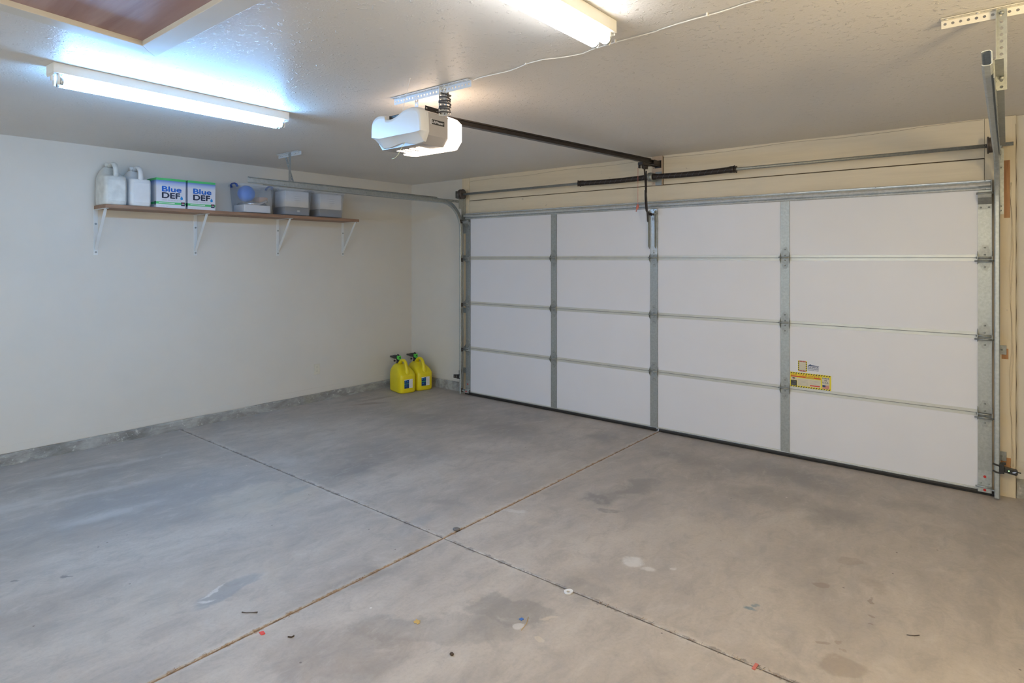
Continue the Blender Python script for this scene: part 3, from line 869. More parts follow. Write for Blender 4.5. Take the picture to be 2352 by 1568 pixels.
# ================================================================== TORSION SPRING SHAFT
YS, ZS = -.08, 2.352
ts = thing('torsion_spring_shaft', 'long steel torsion shaft with two dark coil springs above the door', 'torsion spring', (2.42, YS, 2.30))
MB().cyl((-.075, YS, ZS), (4.992, YS, ZS), .0125, 16).build('shaft', M['galvd'], ts)
for a, b in ((1.665, 2.405), (2.440, 3.165)):
    q = MB()
    n = 260; R = .0245
    pts = []
    outer_first = a < 2
    rr = []
    for i in range(41):
        t = i / 40; x = a + (b - a) * t
        e = (t if outer_first else 1 - t)
        sag = -.007 * math.sin(PI * t)
        pts.append((x, YS, ZS + sag)); rr.append(R + (.004 if e < .04 or e > .97 else 0))
    q.use(M['spring']).tube(pts, rr, 24)
    q.use(M['spring'])
    q.use(M['paintmark'])
    for i in range(1, 13):
        t = i / 13; x = a + (b - a) * t; zc = ZS - .007 * math.sin(PI * t)
        arc = [(x + (k - 4) * .0035, YS - math.cos(-.9 + k * .22) * (R + .0002), zc + math.sin(-.9 + k * .22) * (R + .0002)) for k in range(9)]
        q.tube(arc, .0008, 4)
    q.build('coil_spring', M['spring'], ts)
for x, s in ((1.648, -1), (3.180, 1)):
    q = MB().cyl((x - s * .03, YS, ZS), (x + s * .004, YS, ZS), .027, 18, .030).cyl((x + s * .004, YS, ZS), (x + s * .02, YS, ZS), .024, 14)
    for k in range(4):
        a = PI / 4 + k * PI / 2
        q.cyl((x + s * .010, YS, ZS), (x + s * .010, YS + math.cos(a) * .036, ZS + math.sin(a) * .036), .007, 8)
    q.build('winding_cone', M['brownsteel'], ts)
q = MB().box(2.408, 2.412, -.085, .036, 2.315, 2.395).box(2.408, 2.470, .031, .0355, 2.285, 2.410).cyl((2.400, YS, ZS), (2.440, YS, ZS), .036, 24).cyl((2.396, YS, ZS), (2.412, YS, ZS), .040, 24)
q.build('bearing_plate', M['galvd'], ts)
for x, s in ((.008, -1), (4.878, 1)):
    prof_ = [(0, .056), (.006, .058), (.010, .050), (.034, .050), (.040, .058), (.044, .058), (.050, .030)]
    q = MB().tube([(x - .022 + a, YS, ZS + .003) for a, r in prof_], [r for a, r in prof_], 32)
    q.sphere((x - .03, YS - .03, ZS), .006, 8)
    q.build('cable_drum', M['cast'], ts)
for x, s in ((-.052, -1), (4.926, 1)):
    MB().prism([(-.125, 2.31), (-.06, 2.30), (.04, 2.30), (.04, 2.40), (-.06, 2.40), (-.125, 2.39)], (x, 0, 0), (0, 1, 0), (0, 0, 1), (.003, 0, 0)).cyl((x - .006, YS, ZS), (x + .009, YS, ZS), .024, 16).build('end_bearing_bracket', M['galvd'], ts)
for x in (-.012, 4.893):
    MB().cyl((x, -.030, ZS), (x, -.034, .07), .0014, 6).build('lift_cable', M['galvd'], ts)

# ================================================================== OPENER
op = thing('garage_door_opener', 'ceiling-hung white and grey garage door opener with glowing lamp lens and long dark rail', 'garage door opener', (2.31, -2.85, 2.2))
XA, XB = 2.100, 2.520
q = MB()
def oct_(xa, xb, zt, zb, cb, ct=.012): return [(xa + ct, zt), (xb - ct, zt), (xb, zt - ct), (xb, zb + cb), (xb - cb * .8, zb), (xa + cb * .8, zb), (xa, zb + cb), (xa, zt - ct)]
body = oct_(XA + .006, XB - .003, 2.405, 2.230, .045)
q.prism(body, (0, -2.958, 0), (1, 0, 0), (0, 0, 1), (0, .165, 0))
for k in range(9): q.box(2.16, 2.30, -2.93 + k * .014, -2.925 + k * .014, 2.2285, 2.2305)
q.build('motor_housing', M['greyh'], op, .003)
# moulded back cover (end facing the camera's left)
top = [(2.100, 2.382), (2.112, 2.404), (2.135, 2.418), (2.165, 2.423), (2.215, 2.416), (2.222, 2.396), (2.260, 2.390), (2.300, 2.395), (2.335, 2.406), (2.372, 2.420), (2.410, 2.428), (2.455, 2.430), (2.495, 2.420), (2.517, 2.400), (2.526, 2.368)]
bot = [(2.530, 2.285), (2.505, 2.238), (2.440, 2.232), (2.385, 2.240), (2.335, 2.250), (2.285, 2.246), (2.235, 2.238), (2.160, 2.238), (2.100, 2.300)]
def smooth_line(P, n=5):
    out = []
    for i in range(len(P) - 1):
        p0, p1, p2, p3 = P[max(0, i - 1)], P[i], P[i + 1], P[min(len(P) - 1, i + 2)]
        for k in range(n):
            t = k / n
            out.append(tuple(.5 * (2 * b + (c - a) * t + (2 * a - 5 * b + 4 * c - d) * t * t + (3 * b - a - 3 * c + d) * t ** 3) for a, b, c, d in zip(p0, p1, p2, p3)))
    return out + [P[-1]]
outl = smooth_line(top) + [(2.529, 2.33), (2.530, 2.29)] + smooth_line(bot[1:-1]) + [(2.097, 2.300), (2.096, 2.34)]
cx_, cz_ = 2.313, 2.33
def face_ring(y, inset, lift):
    R_ = []
    for x, z in outl:
        xx = cx_ + (x - cx_) * (1 - inset); zz = z - (.010 * inset / .03 if z > 2.36 else 0)
        if z < 2.285: zz = z + (2.288 - z) * lift; xx = xx + (cx_ - xx) * lift * .03
        R_.append((xx, y, zz))
    return R_
q = MB()
q.loft([face_ring(-2.950, .004, 0), face_ring(-2.958, 0, 0), face_ring(-2.966, 0, 0), face_ring(-2.985, .006, .55), face_ring(-2.998, .014, .82), face_ring(-3.005, .032, .93), face_ring(-3.008, .07, .97)], smooth=True)
cv = q.build('end_cover', M['housing'], op)
ed = cv.modifiers.new('edges', 'EDGE_SPLIT'); ed.split_angle = math.radians(35)
MB().box(2.523, 2.5265, -2.962, -2.953, 2.285, 2.395).build('cover_seam', M['housing'], op)
# lamp lens on the door side
q = MB()
rings = []
for y, k, kz in ((-2.795, 1.0, 1.0), (-2.75, 1.0, .99), (-2.70, .985, .95), (-2.675, .95, .86), (-2.66, .88, .70)):
    pts = oct_(XA + .004, XB - .001, 2.405, 2.222, .050, .02)
    rings.append([(cx_ + (x - cx_) * k, y, cz_ - .016 + (z - cz_ + .016) * kz) for x, z in pts])
q.loft(rings, smooth=False)
q.use(M['lens'])
for k in range(4): q.box(2.20 + k * .055, 2.23 + k * .055, -2.90, -2.80, 2.2275, 2.2295)
ln = q.build('lamp_lens', M['lens'], op, .008, 3); ln['label'] = 'glowing warm white lamp lens'
# name plate
npz = 2.338
pl = MB().box(2.5165, 2.5195, -2.924, -2.826, npz, npz + .026).build('name_plate', M['blackprint'], op)
text('LiftMaster', (2.5195, -2.919, npz + .006), (0, 1, 0), (0, 0, 1), .088, .015, M['paper'], pl, bold=.01)
MB().box(2.5165, 2.5198, -2.9275, -2.924, npz - .002, npz + .028).build('plate_edge', M['paper'], op)
# chassis, antennas, cross straps on top
q = MB().use(M['blackp']).box(2.16, 2.30, -2.97, -2.90, 2.395, 2.416).box(2.25, 2.33, -2.90, -2.82, 2.405, 2.44)
q.build('chassis', M['blackp'], op, .004)
q = MB(); punched(q, (2.13, -2.875, 2.418), (1, 0, .05), (0, 0, 1), .20, .022, mat=M['punched'])
q.box(2.13, 2.33, -2.875, -2.855, 2.418, 2.421)
q.build('mounting_strap', None, op)
q = MB(); punched(q, (2.512, -2.965, 2.406), (0, 1, -.02), (0, 0, 1), .16, .026, mat=M['brownsteel'], hole=.0045)
q.build('mounting_strap', None, op)
q = MB()
punched(q, (2.110, -2.84, CEIL - .040), (1, 0, 0), (0, 0, 1), .630, .036, mat=M['punched'], hole=.0055)
punched(q, (2.110, -2.872, CEIL - .003), (1, 0, 0), (0, 1, 0), .630, .032, mat=M['punched'], hole=.0055, flip=-1)
for xx in (2.18, 2.55, 2.72): q.sphere((xx, -2.856, CEIL - .006), .006, 8)
q.build('ceiling_angle', None, op)
q = MB()
punched(q, (2.515, -2.836, 2.395), (0, 0, 1), (1, 0, 0), CEIL - 2.397, .034, mat=M['punched'], hole=.0055)
punched(q, (2.515, -2.836, 2.395), (0, 0, 1), (0, -1, 0), CEIL - 2.397, .030, mat=M['punched'], hole=.0055)
for z in (2.545, 2.53): q.sphere((2.54, -2.842, z), .008, 8)
q.build('hanger_angle', None, op)
q = MB(); punched(q, (2.245, -2.80, 2.42), (0, 0, 1), (1, 0, 0), CEIL - 2.422, .030, mat=M['punched'], hole=.0055)
q.build('hanger_angle', None, op)
# coiled power cord round the hanger
pts = []
for i in range(150):
    t = i / 149; a = t * 2 * PI * 6.2
    pts.append((2.535 + math.cos(a) * (.031 + .004 * math.sin(i * .7)), -2.838 + math.sin(a) * (.029 + .003 * math.cos(i * .5)), 2.505 - t * .098 + .004 * math.sin(a * .5)))
q = MB().tube(pts, .0042, 7)
q.tube([(2.50, -2.86, 2.425), (2.47, -2.89, 2.432), (2.44, -2.92, 2.430), (2.42, -2.93, 2.415)], .005, 8)
q.tube([pts[0], (2.51, -2.85, 2.525), (2.505, -2.80, 2.54), (2.50, -2.77, 2.556)], .0045, 7)
q.cyl((2.512, -2.80, 2.50), (2.500, -2.79, 2.558), .013, 12)
q.build('power_cord', M['cord'], op)
q = MB().tube([(2.500, -3.06, CEIL - .001), (2.47, -3.045, 2.53), (2.44, -3.03, 2.50), (2.39, -3.005, 2.46), (2.362, -2.99, 2.425), (2.355, -2.985, 2.41)], .0016, 6).sphere((2.500, -3.06, CEIL - .003), .004, 8)
q.build('antenna_wire', M['cable'], op)
q = MB().tube([(2.37, -2.985, 2.245), (2.355, -2.99, 2.222), (2.335, -2.992, 2.200), (2.325, -2.994, 2.180), (2.300, -2.996, 2.164), (2.275, -2.998, 2.162)], .0016, 6)
o_ = q.build('antenna_wire', M['yell'], op); o_['label'] = 'yellow antenna wire hanging below'
# rail, header bracket, trolley
RA, RB = Vector((2.335, -2.665, 2.425)), Vector((2.432, -.03, 2.478))
du = (RB - RA).normalized(); side = du.cross(Vector((0, 0, 1))).normalized()
q = MB().prism([(-.019, -.004), (.019, -.004), (.019, .0), (.003, .0), (.003, .026), (.012, .026), (.012, .030), (-.012, .030), (-.012, .026), (-.003, .026), (-.003, 0), (-.019, 0)], RA, side, Vector((0, 0, 1)), (RB - RA))
q.build('rail', M['brownsteel'], op)
q = MB().tube([RA + Vector((0, .05, .034)) , RB + Vector((0, -.08, .034))], .006, 6)
q.build('drive_chain', M['brownsteel'], op)
q = MB().box(2.405, 2.460, -.115, .035, 2.462, 2.466).box(2.405, 2.409, -.10, .035, 2.455, 2.505).box(2.456, 2.460, -.10, .035, 2.455, 2.505).box(2.400, 2.466, .030, .0355, 2.445, 2.515).cyl((2.41, -.05, 2.485), (2.455, -.05, 2.485), .018, 14)
q.build('header_bracket', M['brownsteel'], op)
q = MB().box(2.400, 2.445, -.30, -.14, 2.440, 2.462).box(2.410, 2.434, -.25, -.17, 2.412, 2.44).box(2.402, 2.412, -.30, -.27, 2.41, 2.44).cyl((2.40, -.20, 2.418), (2.445, -.20, 2.418), .008, 10)
q.build('trolley', M['brownsteel'], op)
q = MB().prism([(-.011, 0), (.011, 0), (.009, -.484), (-.005, -.492), (-.011, -.482)], (2.408, -.195, 2.425), Vector((0, 1, .0)), Vector((0, .10 / .49, .98)).normalized() * 1, (.004, 0, 0))
# the straight arm leans from the trolley down to the door
q.bm.free(); q = MB()
A_, B_ = Vector((2.408, -.195, 2.425)), Vector((2.404, -.120, 1.945))
ax = (B_ - A_).normalized(); sd = Vector((0, 1, 0)); sd = (sd - ax * sd.dot(ax)).normalized()
q.prism([(-.012, 0), (.012, 0), (.012, (B_ - A_).length), (.0, (B_ - A_).length + .012), (-.012, (B_ - A_).length)], A_, sd, ax, (.004, 0, 0))
q.box(2.404, 2.416, -.16, -.156, 2.20, 2.40)
q.build('door_arm', M['brownsteel'], op)
q = MB()
cp = [(-.158, 2.225), (-.156, 2.15), (-.150, 2.09), (-.138, 2.045), (-.110, 2.022), (-.070, 2.014), (-.030, 2.010)]
L_, R_ = [], []
for i, (y, z) in enumerate(cp):
    a = Vector(cp[max(0, i - 1)]); b = Vector(cp[min(len(cp) - 1, i + 1)]); t = (b - a).normalized(); nn = Vector((-t.y, t.x)) * .012
    L_.append((y + nn.x, z + nn.y)); R_.append((y - nn.x, z - nn.y))
for i in range(len(cp) - 1):
    q.prism([L_[i], L_[i + 1], R_[i + 1], R_[i]], (2.398, 0, 0), (0, 1, 0), (0, 0, 1), (.005, 0, 0))
q.cyl((2.390, -.033, 2.012), (2.425, -.033, 2.012), .007, 10)
q.build('curved_arm', M['brownsteel'], op)
q = MB().tube([(2.385, -.27, 2.418), (2.384, -.27, 2.25), (2.384, -.27, 2.09)], .0018, 6)
rc = q.build('release_cord', M['redp'], op)
q = MB().tube([(2.384, -.27, 2.092), (2.384, -.272, 2.075), (2.382, -.276, 2.058), (2.380, -.28, 2.045), (2.378, -.284, 2.035)], [.004, .011, .0125, .007, .003], 12).sphere((2.376, -.286, 2.028), .006, 8)
h_ = q.build('handle', M['redp'], rc); h_['label'] = 'red pull handle'

# white low-voltage cable stapled across the ceiling
cp = [(2.745, -2.835), (2.85, -2.845), (3.011, -2.850), (3.13, -2.866), (3.246, -2.874), (3.33, -2.85), (3.434, -2.83), (3.53, -2.846), (3.628, -2.863), (3.72, -2.87), (3.82, -2.865), (3.92, -2.885), (4.008, -2.895), (4.12, -2.90), (4.247, -2.912), (4.5, -2.93), (4.9, -2.92), (5.5, -2.95), (5.93, -2.95)]
pts = []
for i in range(len(cp) - 1):
    for k in range(5):
        t = k / 5; x = cp[i][0] * (1 - t) + cp[i + 1][0] * t
        y = cp[i][1] * (1 - t) + cp[i + 1][1] * t
        sag = .006 * abs(math.sin(x * 9))
        pts.append((x, y + .004 * math.sin(x * 17), CEIL - .004 - sag))
q = MB().tube(pts, .0028, 8)
for i in (15, 40, 62): q.box(pts[i][0] - .003, pts[i][0] + .003, pts[i][1] - .007, pts[i][1] + .007, pts[i][2] - .004, CEIL)
tag(q.build('ceiling_cable', M['cable']), 'thin white cable stapled across the ceiling from the opener past the right tube light', 'cable')

# ================================================================== TUBE LIGHTS
def tube_light(x0, x1, ya, yb, rot, label, tm):
    cx, cy = (x0 + x1) / 2, (ya + yb) / 2
    T = thing('fluorescent_light', label, 'light', (cx, cy, 2.45), 'two-tube strip lights on the ceiling')
    zb = CEIL - .050
    q = MB().box(x0, x1, ya, yb, zb, CEIL - .0005).use(M['whitemetal'])
    q.prism([(x0 + .002, zb), (x1 - .002, zb), (cx + .012, zb - .012), (cx - .012, zb - .012)], (0, ya + .04, 0), (1, 0, 0), (0, 0, 1), (0, yb - ya - .08, 0))
    q.build('housing', M['whitemetal'], T, .002)
    for s, y in ((1, ya), (-1, yb)):
        q = MB().box(x0 + .006, x1 - .006, y + s * .001, y + s * .004, zb - .010, zb)
        for xx in (cx - .028, cx + .028):
            q.prism([(-.013, 0), (.013, 0), (.013, -.040), (.006, -.052), (-.006, -.052), (-.013, -.040)], (xx, y + s * .022, zb), (1, 0, 0), (0, 0, 1), (0, s * .010, 0))
        q.prism([(-.011, 0), (.011, 0), (.009, -.03), (-.009, -.03)], (cx, y + s * .004, zb - .002), (1, 0, 0), (0, 0, 1), (0, s * .008, 0))
        q.build('lamp_holder', M['whitemetal'], T, .0015)
    for xx in (cx - .028, cx + .028):
        q = MB().cyl((xx, ya + .036, zb - .033), (xx, yb - .036, zb - .033), .0185, 24)
        t = q.build('tube', tm, T)
        for s, y in ((1, ya + .033), (-1, yb - .033)):
            MB().cyl((xx, y, zb - .033), (xx, y + s * .012, zb - .033), .0190, 20).build('tube_cap', M['galvb'], t)
    T.rotation_euler = (0, 0, rot)
    return T
tube_light(1.229, 1.335, -4.343, -3.056, math.radians(2.5), 'cool white two-tube ceiling light nearest the left wall', M['tubeL'])
tube_light(3.635, 3.741, -4.343, -3.056, 0.0, 'warm white two-tube ceiling light at the top centre, cut by the picture edge', M['tubeR'])
# added warm fill light on the ceiling, unseen behind the camera
cl = thing('ceiling_lamp', 'round warm ceiling bulb fixture near the back wall', 'light', (4.9, -6.3, 2.4))
MB().tube([(4.9, -6.3, CEIL), (4.9, -6.3, CEIL - .02), (4.9, -6.3, CEIL - .045)], [.07, .065, .04], 24).build('lamp_base', M['whitemetal'], cl)
MB().sphere((4.9, -6.3, CEIL - .10), .062, 24).build('bulb', M['bulb'], cl)

# made-up frame on the back wall round the added fill light
wfm = MB().box(1.15, 4.65, YB, YB + .05, .64, .70).box(1.15, 4.65, YB, YB + .05, 2.20, 2.26).box(1.15, 1.20, YB, YB + .05, .70, 2.20).box(4.60, 4.65, YB, YB + .05, .70, 2.20)
# added glowing sphere warming the right side, unseen outside the frame
wl_ = thing('wall_lamp', 'warm round wall lamp on the right wall', 'light', (XR, -3.4, 2.0))
MB().tube([(XR, -3.4, 2.0), (XR - .03, -3.4, 2.0), (XR - .06, -3.4, 2.0)], [.07, .065, .035], 24).build('lamp_base', M['whitemetal'], wl_)
MB().sphere((XR - .17, -3.4, 2.0), .13, 24).build('bulb', M['bulbwall'], wl_)
struct('window_1', wfm, M['trimpaint'])

# ================================================================== ATTIC HATCH
ah = thing('attic_hatch', 'reddish plywood attic hatch in a white trim frame on the ceiling', 'hatch', (2.6, -4.4, CEIL - .02))
o4 = [(1.905, -4.085), (3.42, -4.085), (3.42, -4.93), (2.075, -4.93)]
i4 = [(2.020, -4.181), (3.33, -4.181), (3.33, -4.835), (2.130, -4.835)]
z0, z1 = CEIL - .026, CEIL - .001
for k in range(4):
    j = (k + 1) % 4
    poly = [o4[k], o4[j], i4[j], i4[k]]
    MB().prism([(a, b) for a, b in poly], (0, 0, z0), (1, 0, 0), (0, 1, 0), (0, 0, z1 - z0)).build('trim_board', M['trimpaint'], ah, .002)
c4 = [(a, b) for a, b in i4]
MB().prism(c4, (0, 0, CEIL - .004), (1, 0, 0), (0, 1, 0), (0, 0, .003)).build('hatch_panel', M['hatchwood'], ah)

# ================================================================== SHELF
SZ = 2.050; ST_ = .030
sh = MB().box(XL + .001, -.778, -3.465, -.945, SZ - ST_, SZ)
for (x, y) in ((-.7775, -3.02),): pass
tag(sh.build('shelf_board', M['shelf'], bevel=.003), 'long brown wooden shelf board high on the left wall', 'shelf')
B_LAB = ['white metal shelf bracket at the left end of the shelf', 'white metal shelf bracket under the second printed carton', 'white metal shelf bracket under the middle clear bin', 'white metal shelf bracket at the right end of the shelf, nearest the door']
def shelf_bracket(y):
    T = thing('shelf_bracket', B_LAB[0], 'shelf bracket', (XL, y, 1.62), 'white brackets under the wall shelf')
    zt = SZ - ST_
    MB().box(XL, XL + .003, y - .016, y + .016, 1.632, zt).build('wall_leg', M['bracketwhite'], T, .001)
    MB().box(XL, -.785, y - .014, y + .014, zt - .004, zt - .0005).build('shelf_arm', M['bracketwhite'], T, .001)
    p0, p1 = Vector((-.815, y, zt - .003)), Vector((XL + .004, y, 1.672))
    u = (p1 - p0).normalized(); n = Vector((0, 1, 0)).cross(u)
    q = MB().prism([(-.011, 0), (.011, 0), (.011, (p1 - p0).length), (-.011, (p1 - p0).length)], p0, (0, 1, 0), u, n * .004)
    q.prism([(-.006, 0), (.006, 0), (.006, (p1 - p0).length), (-.006, (p1 - p0).length)], p0 + n * .004, (0, 1, 0), u, n * .004)
    q.build('brace', M['bracketwhite'], T)
    for z in (1.656, 1.897):
        MB().cyl((XL + .002, y, z), (XL + .007, y, z), .0085, 14).build('screw', M['galvd'], T)
    MB().sphere((-.800, y + .004, zt - .006), .006, 8).build('screw', M['galvd'], T)
    return T
b0 = shelf_bracket(-3.452)
for k, y in enumerate((-2.632, -1.785, -.970)):
    c = copy_tree(b0); c.location.y = y; c['label'] = B_LAB[k + 1]

# ---- white jugs
def jug(name, yc, xf, scale, label, body_m, side_m):
    T = thing(name, label, 'jug', (xf - .13, yc, SZ), 'handled jugs on the left end of the shelf')
    X = lambda v: xf - .13 + v
    def R(z, xa, xb, hy, e=5.0): return sring(SZ + z * scale, X((xa + xb) / 2), yc, (xb - xa) / 2, hy, e, 40)
    rings = [R(0, -.122, .118, .078), R(.006, -.130, .127, .086), (R(.03, -.132, .130, .088)), R(.12, -.132, .130, .089), R(.20, -.132, .130, .088), R(.228, -.131, .127, .086),
             R(.238, -.130, .118, .084), R(.246, -.128, .080, .082, 4), R(.262, -.124, .040, .076, 3.2), R(.290, -.116, .012, .062, 2.8), R(.315, -.102, -.012, .044, 2.4), R(.328, -.090, -.030, .028, 2.2)]
    MB().loft(rings).build('body', body_m, T)
    # flat front label face
    MB().loft([[(X(.1305), yc + a, SZ + z * scale) for a, z in ((-.064, .028), (.064, .028), (.064, .208), (-.064, .208))], [(X(.1325), yc + a, SZ + z * scale) for a, z in ((-.060, .032), (.060, .032), (.060, .204), (-.060, .204))]], smooth=False).build('front_panel', body_m, T, .001)
    pts = [(X(.112), yc, SZ + .225 * scale), (X(.112), yc, SZ + .265 * scale), (X(.104), yc, SZ + .305 * scale), (X(.082), yc, SZ + .336 * scale), (X(.046), yc, SZ + .349 * scale), (X(.005), yc, SZ + .345 * scale), (X(-.03), yc, SZ + .322 * scale)]
    MB().tube(pts, [.013, .012, .012, .013, .013, .013, .014], 14, 1.6).build('handle', body_m, T)
    MB().tube([(X(-.062), yc, SZ + z * scale) for z in (.322, .334, .336, .358, .362)], [.021, .021, .027, .027, .022], 24).build('cap', side_m, T)
    return T
jug('plastic_jug', -3.385, -.775, 1.0, 'larger dusty white plastic jug at the left end of the shelf', M['jugA'], M['jugA'])
jug('plastic_jug', -3.198, -.775, .965, 'cleaner white plastic jug beside the first printed carton', M['jugB'], M['jugB'])

# ---- printed cartons
def carton(y0, y1, label, xf):
    w = y1 - y0; h = .258
    T = thing('cardboard_carton', label, 'carton', (xf - .1, (y0 + y1) / 2, SZ), 'printed fluid cartons on the shelf')
    x0 = xf - .235
    bx = MB().box(x0, xf, y0, y1, SZ, SZ + h).build('carton', M['defwhite'], T, .0015)
    e = .0006
    def band(z0, z1, mat, nm, k=1):
        q = MB()
        q.box(xf, xf + e * k, y0, y1, z0, z1); q.box(x0, xf, y0 - e * k, y0, z0, z1)
        return q.build(nm, mat, bx)
    band(SZ + h - .020, SZ + h, M['greenp'], 'green_top_band'); band(2.222, SZ + h - .020, M['deffade'], 'blue_fade_band'); band(SZ + .030, SZ + .050, M['greenp'], 'green_stripe')
    MB().box(xf + e, xf + 2 * e, y1 - .040, y1 - .008, SZ + .022, SZ + .055).build('symbol_box', M['darkp'], bx)
    MB().box(xf + 2 * e, xf + 3 * e, y1 - .036, y1 - .012, SZ + .032, SZ + .042).build('symbol_panel', M['greyprint'], bx)
    MB().box(xf + 2 * e, xf + 3 * e, y1 - .030, y1 - .018, SZ + .045, SZ + .050).build('symbol_mark', M['redpr'], bx)
    MB().box(x0 + .2, x0 + .225, y0 - 2 * e, y0 - e, SZ + .022, SZ + .055).build('symbol_box', M['darkp'], bx)
    u, v = (0, 1, 0), (0, 0, 1)
    k = w / .241
    text('Blue', (xf + 2 * e, y0 + .043 * k, 2.189), u, v, .162 * k, .050, M['bluep'], bx, bold=.055)
    text('DEF', (xf + 2 * e, y0 + .043 * k, 2.131), u, v, .150 * k, .053, M['darkp'], bx, bold=.055)
    text('DIESEL EXHAUST FLUID', (xf + e, y0 + .044 * k, 2.1130), u, v, .160 * k, .0070, M['greyprint'], bx)
    text('2.5 U.S. GAL. (9.46 L)', (xf + e, y0 + .020 * k, 2.0580), u, v, .085 * k, .006, M['greyprint'], bx)
    q = MB()
    q.box(xf + e, xf + 1.6 * e, y0 + .02, y0 + .15, SZ + .037, SZ + .043)
    q.build('small_print', M['paper'], bx)
    q = MB(); poly = []
    for i in range(17):
        a = PI * (-.5 + 0) + 2 * PI * i / 16; 
        r = .0115; py, pz = math.cos(a) * r, math.sin(a) * r
        poly.append((py, pz))
    poly = [(math.cos(a) * .0115, math.sin(a) * .0115) for a in [math.radians(d_) for d_ in range(150, 391, 20)]] + [(0, .024)]
    q.prism(poly, (xf + 1.5 * e, y0 + .206 * k, 2.136), u, v, (e, 0, 0)).build('droplet_print', M['bluep2'], bx)
    # top flaps / carry handle edge
    MB().box(x0 + .01, x0 + .05, y0 + .02, y0 + .07, SZ + h, SZ + h + .006).build('carry_tab', M['darkp'], bx)
    return T
carton(-3.082, -2.838, 'white and blue printed carton with green bands, beside the white jugs', -.775)
carton(-2.818, -2.574, 'white and blue printed carton with green bands, right one of the pair', -.775)

# ---- clear storage bins
BL = ['clear plastic storage bin with a blue handle, a blue ball inside', 'clear plastic bin holding white boxes, between the other two bins', 'clear plastic bin at the right end of the shelf, over the last bracket']
def bin_(yc, i):
    T = thing('storage_bin', BL[i], 'storage bin', (-.92, yc, SZ), 'clear bins on the shelf')
    H = .285; zt = SZ + H
    def R(z, hx, hy, e=9): return sring(z, -.925, yc, hx, hy, e, 48)
    q = MB()
    outer = [R(SZ + .001, .118, .148), R(SZ + .006, .123, .154), R(zt - .02, .132, .176)]
    inner = [R(zt - .02, .130, .174), R(SZ + .009, .121, .151)]
    Ro = [q.ring(r) for r in outer]; Ri = [q.ring(r) for r in inner]
    for a, b in zip(Ro, Ro[1:]): q.bridge(a, b)
    q._f(Ro[0][::-1]); q.bridge(Ro[-1], Ri[0]); q.bridge(Ri[0], Ri[1]); q._f(Ri[1])
    q.build('shell', M['bin'], T)
    q = MB()
    a = [q.ring(r) for r in (R(zt - .022, .133, .177), R(zt - .020, .140, .186), R(zt, .141, .187), R(zt, .131, .175), R(zt - .022, .130, .174))]
    for m_, n_ in zip(a, a[1:] + a[:1]): q.bridge(m_, n_)
    q.build('rim', M['bin'], T)
    for s in (-1, 1):
        q = MB()
        pts = [(-.985, yc + s * .178, zt - .03), (-.980, yc + s * .188, zt - .006), (-.95, yc + s * .191, zt + .004), (-.90, yc + s * .191, zt + .004), (-.87, yc + s * .188, zt - .006), (-.865, yc + s * .178, zt - .03)]
        q.tube(pts, .008, 10, 1.4)
        h = q.build('handle', M['binblue'] if i == 0 else M['bin'], T)
        if i == 0: h['label'] = 'blue bin handle'
    return T
YBN = (-2.140, -1.708, -1.298)
for i, y in enumerate(YBN): bin_(y, i)
zb = SZ + .010
tag(MB().sphere((-.915, -2.205, zb + .186), .082, 32).build('play_ball', M['ball']), 'bright blue ball inside the leftmost clear bin', 'ball')
q = MB().loft([sring(zb + .075, -.925, -2.14, .10, .135, 4), sring(zb + .095, -.925, -2.14, .105, .12, 3), sring(zb + .104, -.93, -2.12, .08, .10, 2.5)])
tag(q.build('dark_bag', M['darkcloth'], bevel=.004), 'dark crumpled bag under the blue ball in the leftmost bin', 'bag')
tag(MB().box(-1.025, -.818, -2.275, -2.005, zb, zb + .072).build('white_box', M['whitebox'], bevel=.003), 'low white box at the bottom of the leftmost bin', 'box')
q = MB().tube([(-.815, -2.24, zb + .08), (-.825, -2.12, zb + .086), (-.825, -2.06, zb + .11), (-.82, -2.04, zb + .12)], [.011, .011, .011, .016], 12)
tag(q.build('metal_wand', M['chrome']), 'silver metal wand leaning in the leftmost bin', 'tool')
tag(MB().box(-.99, -.85, -2.10, -2.01, zb + .105, zb + .16).build('orange_pouch', M['orangec'], bevel=.012), 'small pale orange pouch right of the blue ball', 'pouch')
for i, (yc, lab) in enumerate(((YBN[1], 'middle'), (YBN[2], 'rightmost'))):
    tag(MB().box(-1.03, -.812, yc - .140, yc + .140, zb, zb + .078).build('grey_box', M['greybox'], bevel=.003), 'flat dark grey box at the bottom of the %s clear bin' % lab, 'box')
    T = thing('white_box', 'white printed box standing on the grey box in the %s clear bin' % lab, 'box', (-.9, yc, zb + .079))
    MB().box(-1.02, -.815, yc - .132, yc + .138, zb + .080, zb + .245).build('box_body', M['whitebox'], T, .003)
    q = MB()
    for k in range(3): q.box(-.815, -.8145, yc - .03 + .0, yc + .05, zb + .15 + k * .02, zb + .152 + k * .02)
    q.build('faint_print', M['greyprint'], T)
MB_ = MB().box(-.812, -.8110, YBN[1] + .0, YBN[1] + .03, zb + .03, zb + .048)
tag(MB_.build('small_tag', M['paper']), 'tiny white tag on the grey box in the middle clear bin', 'tag')

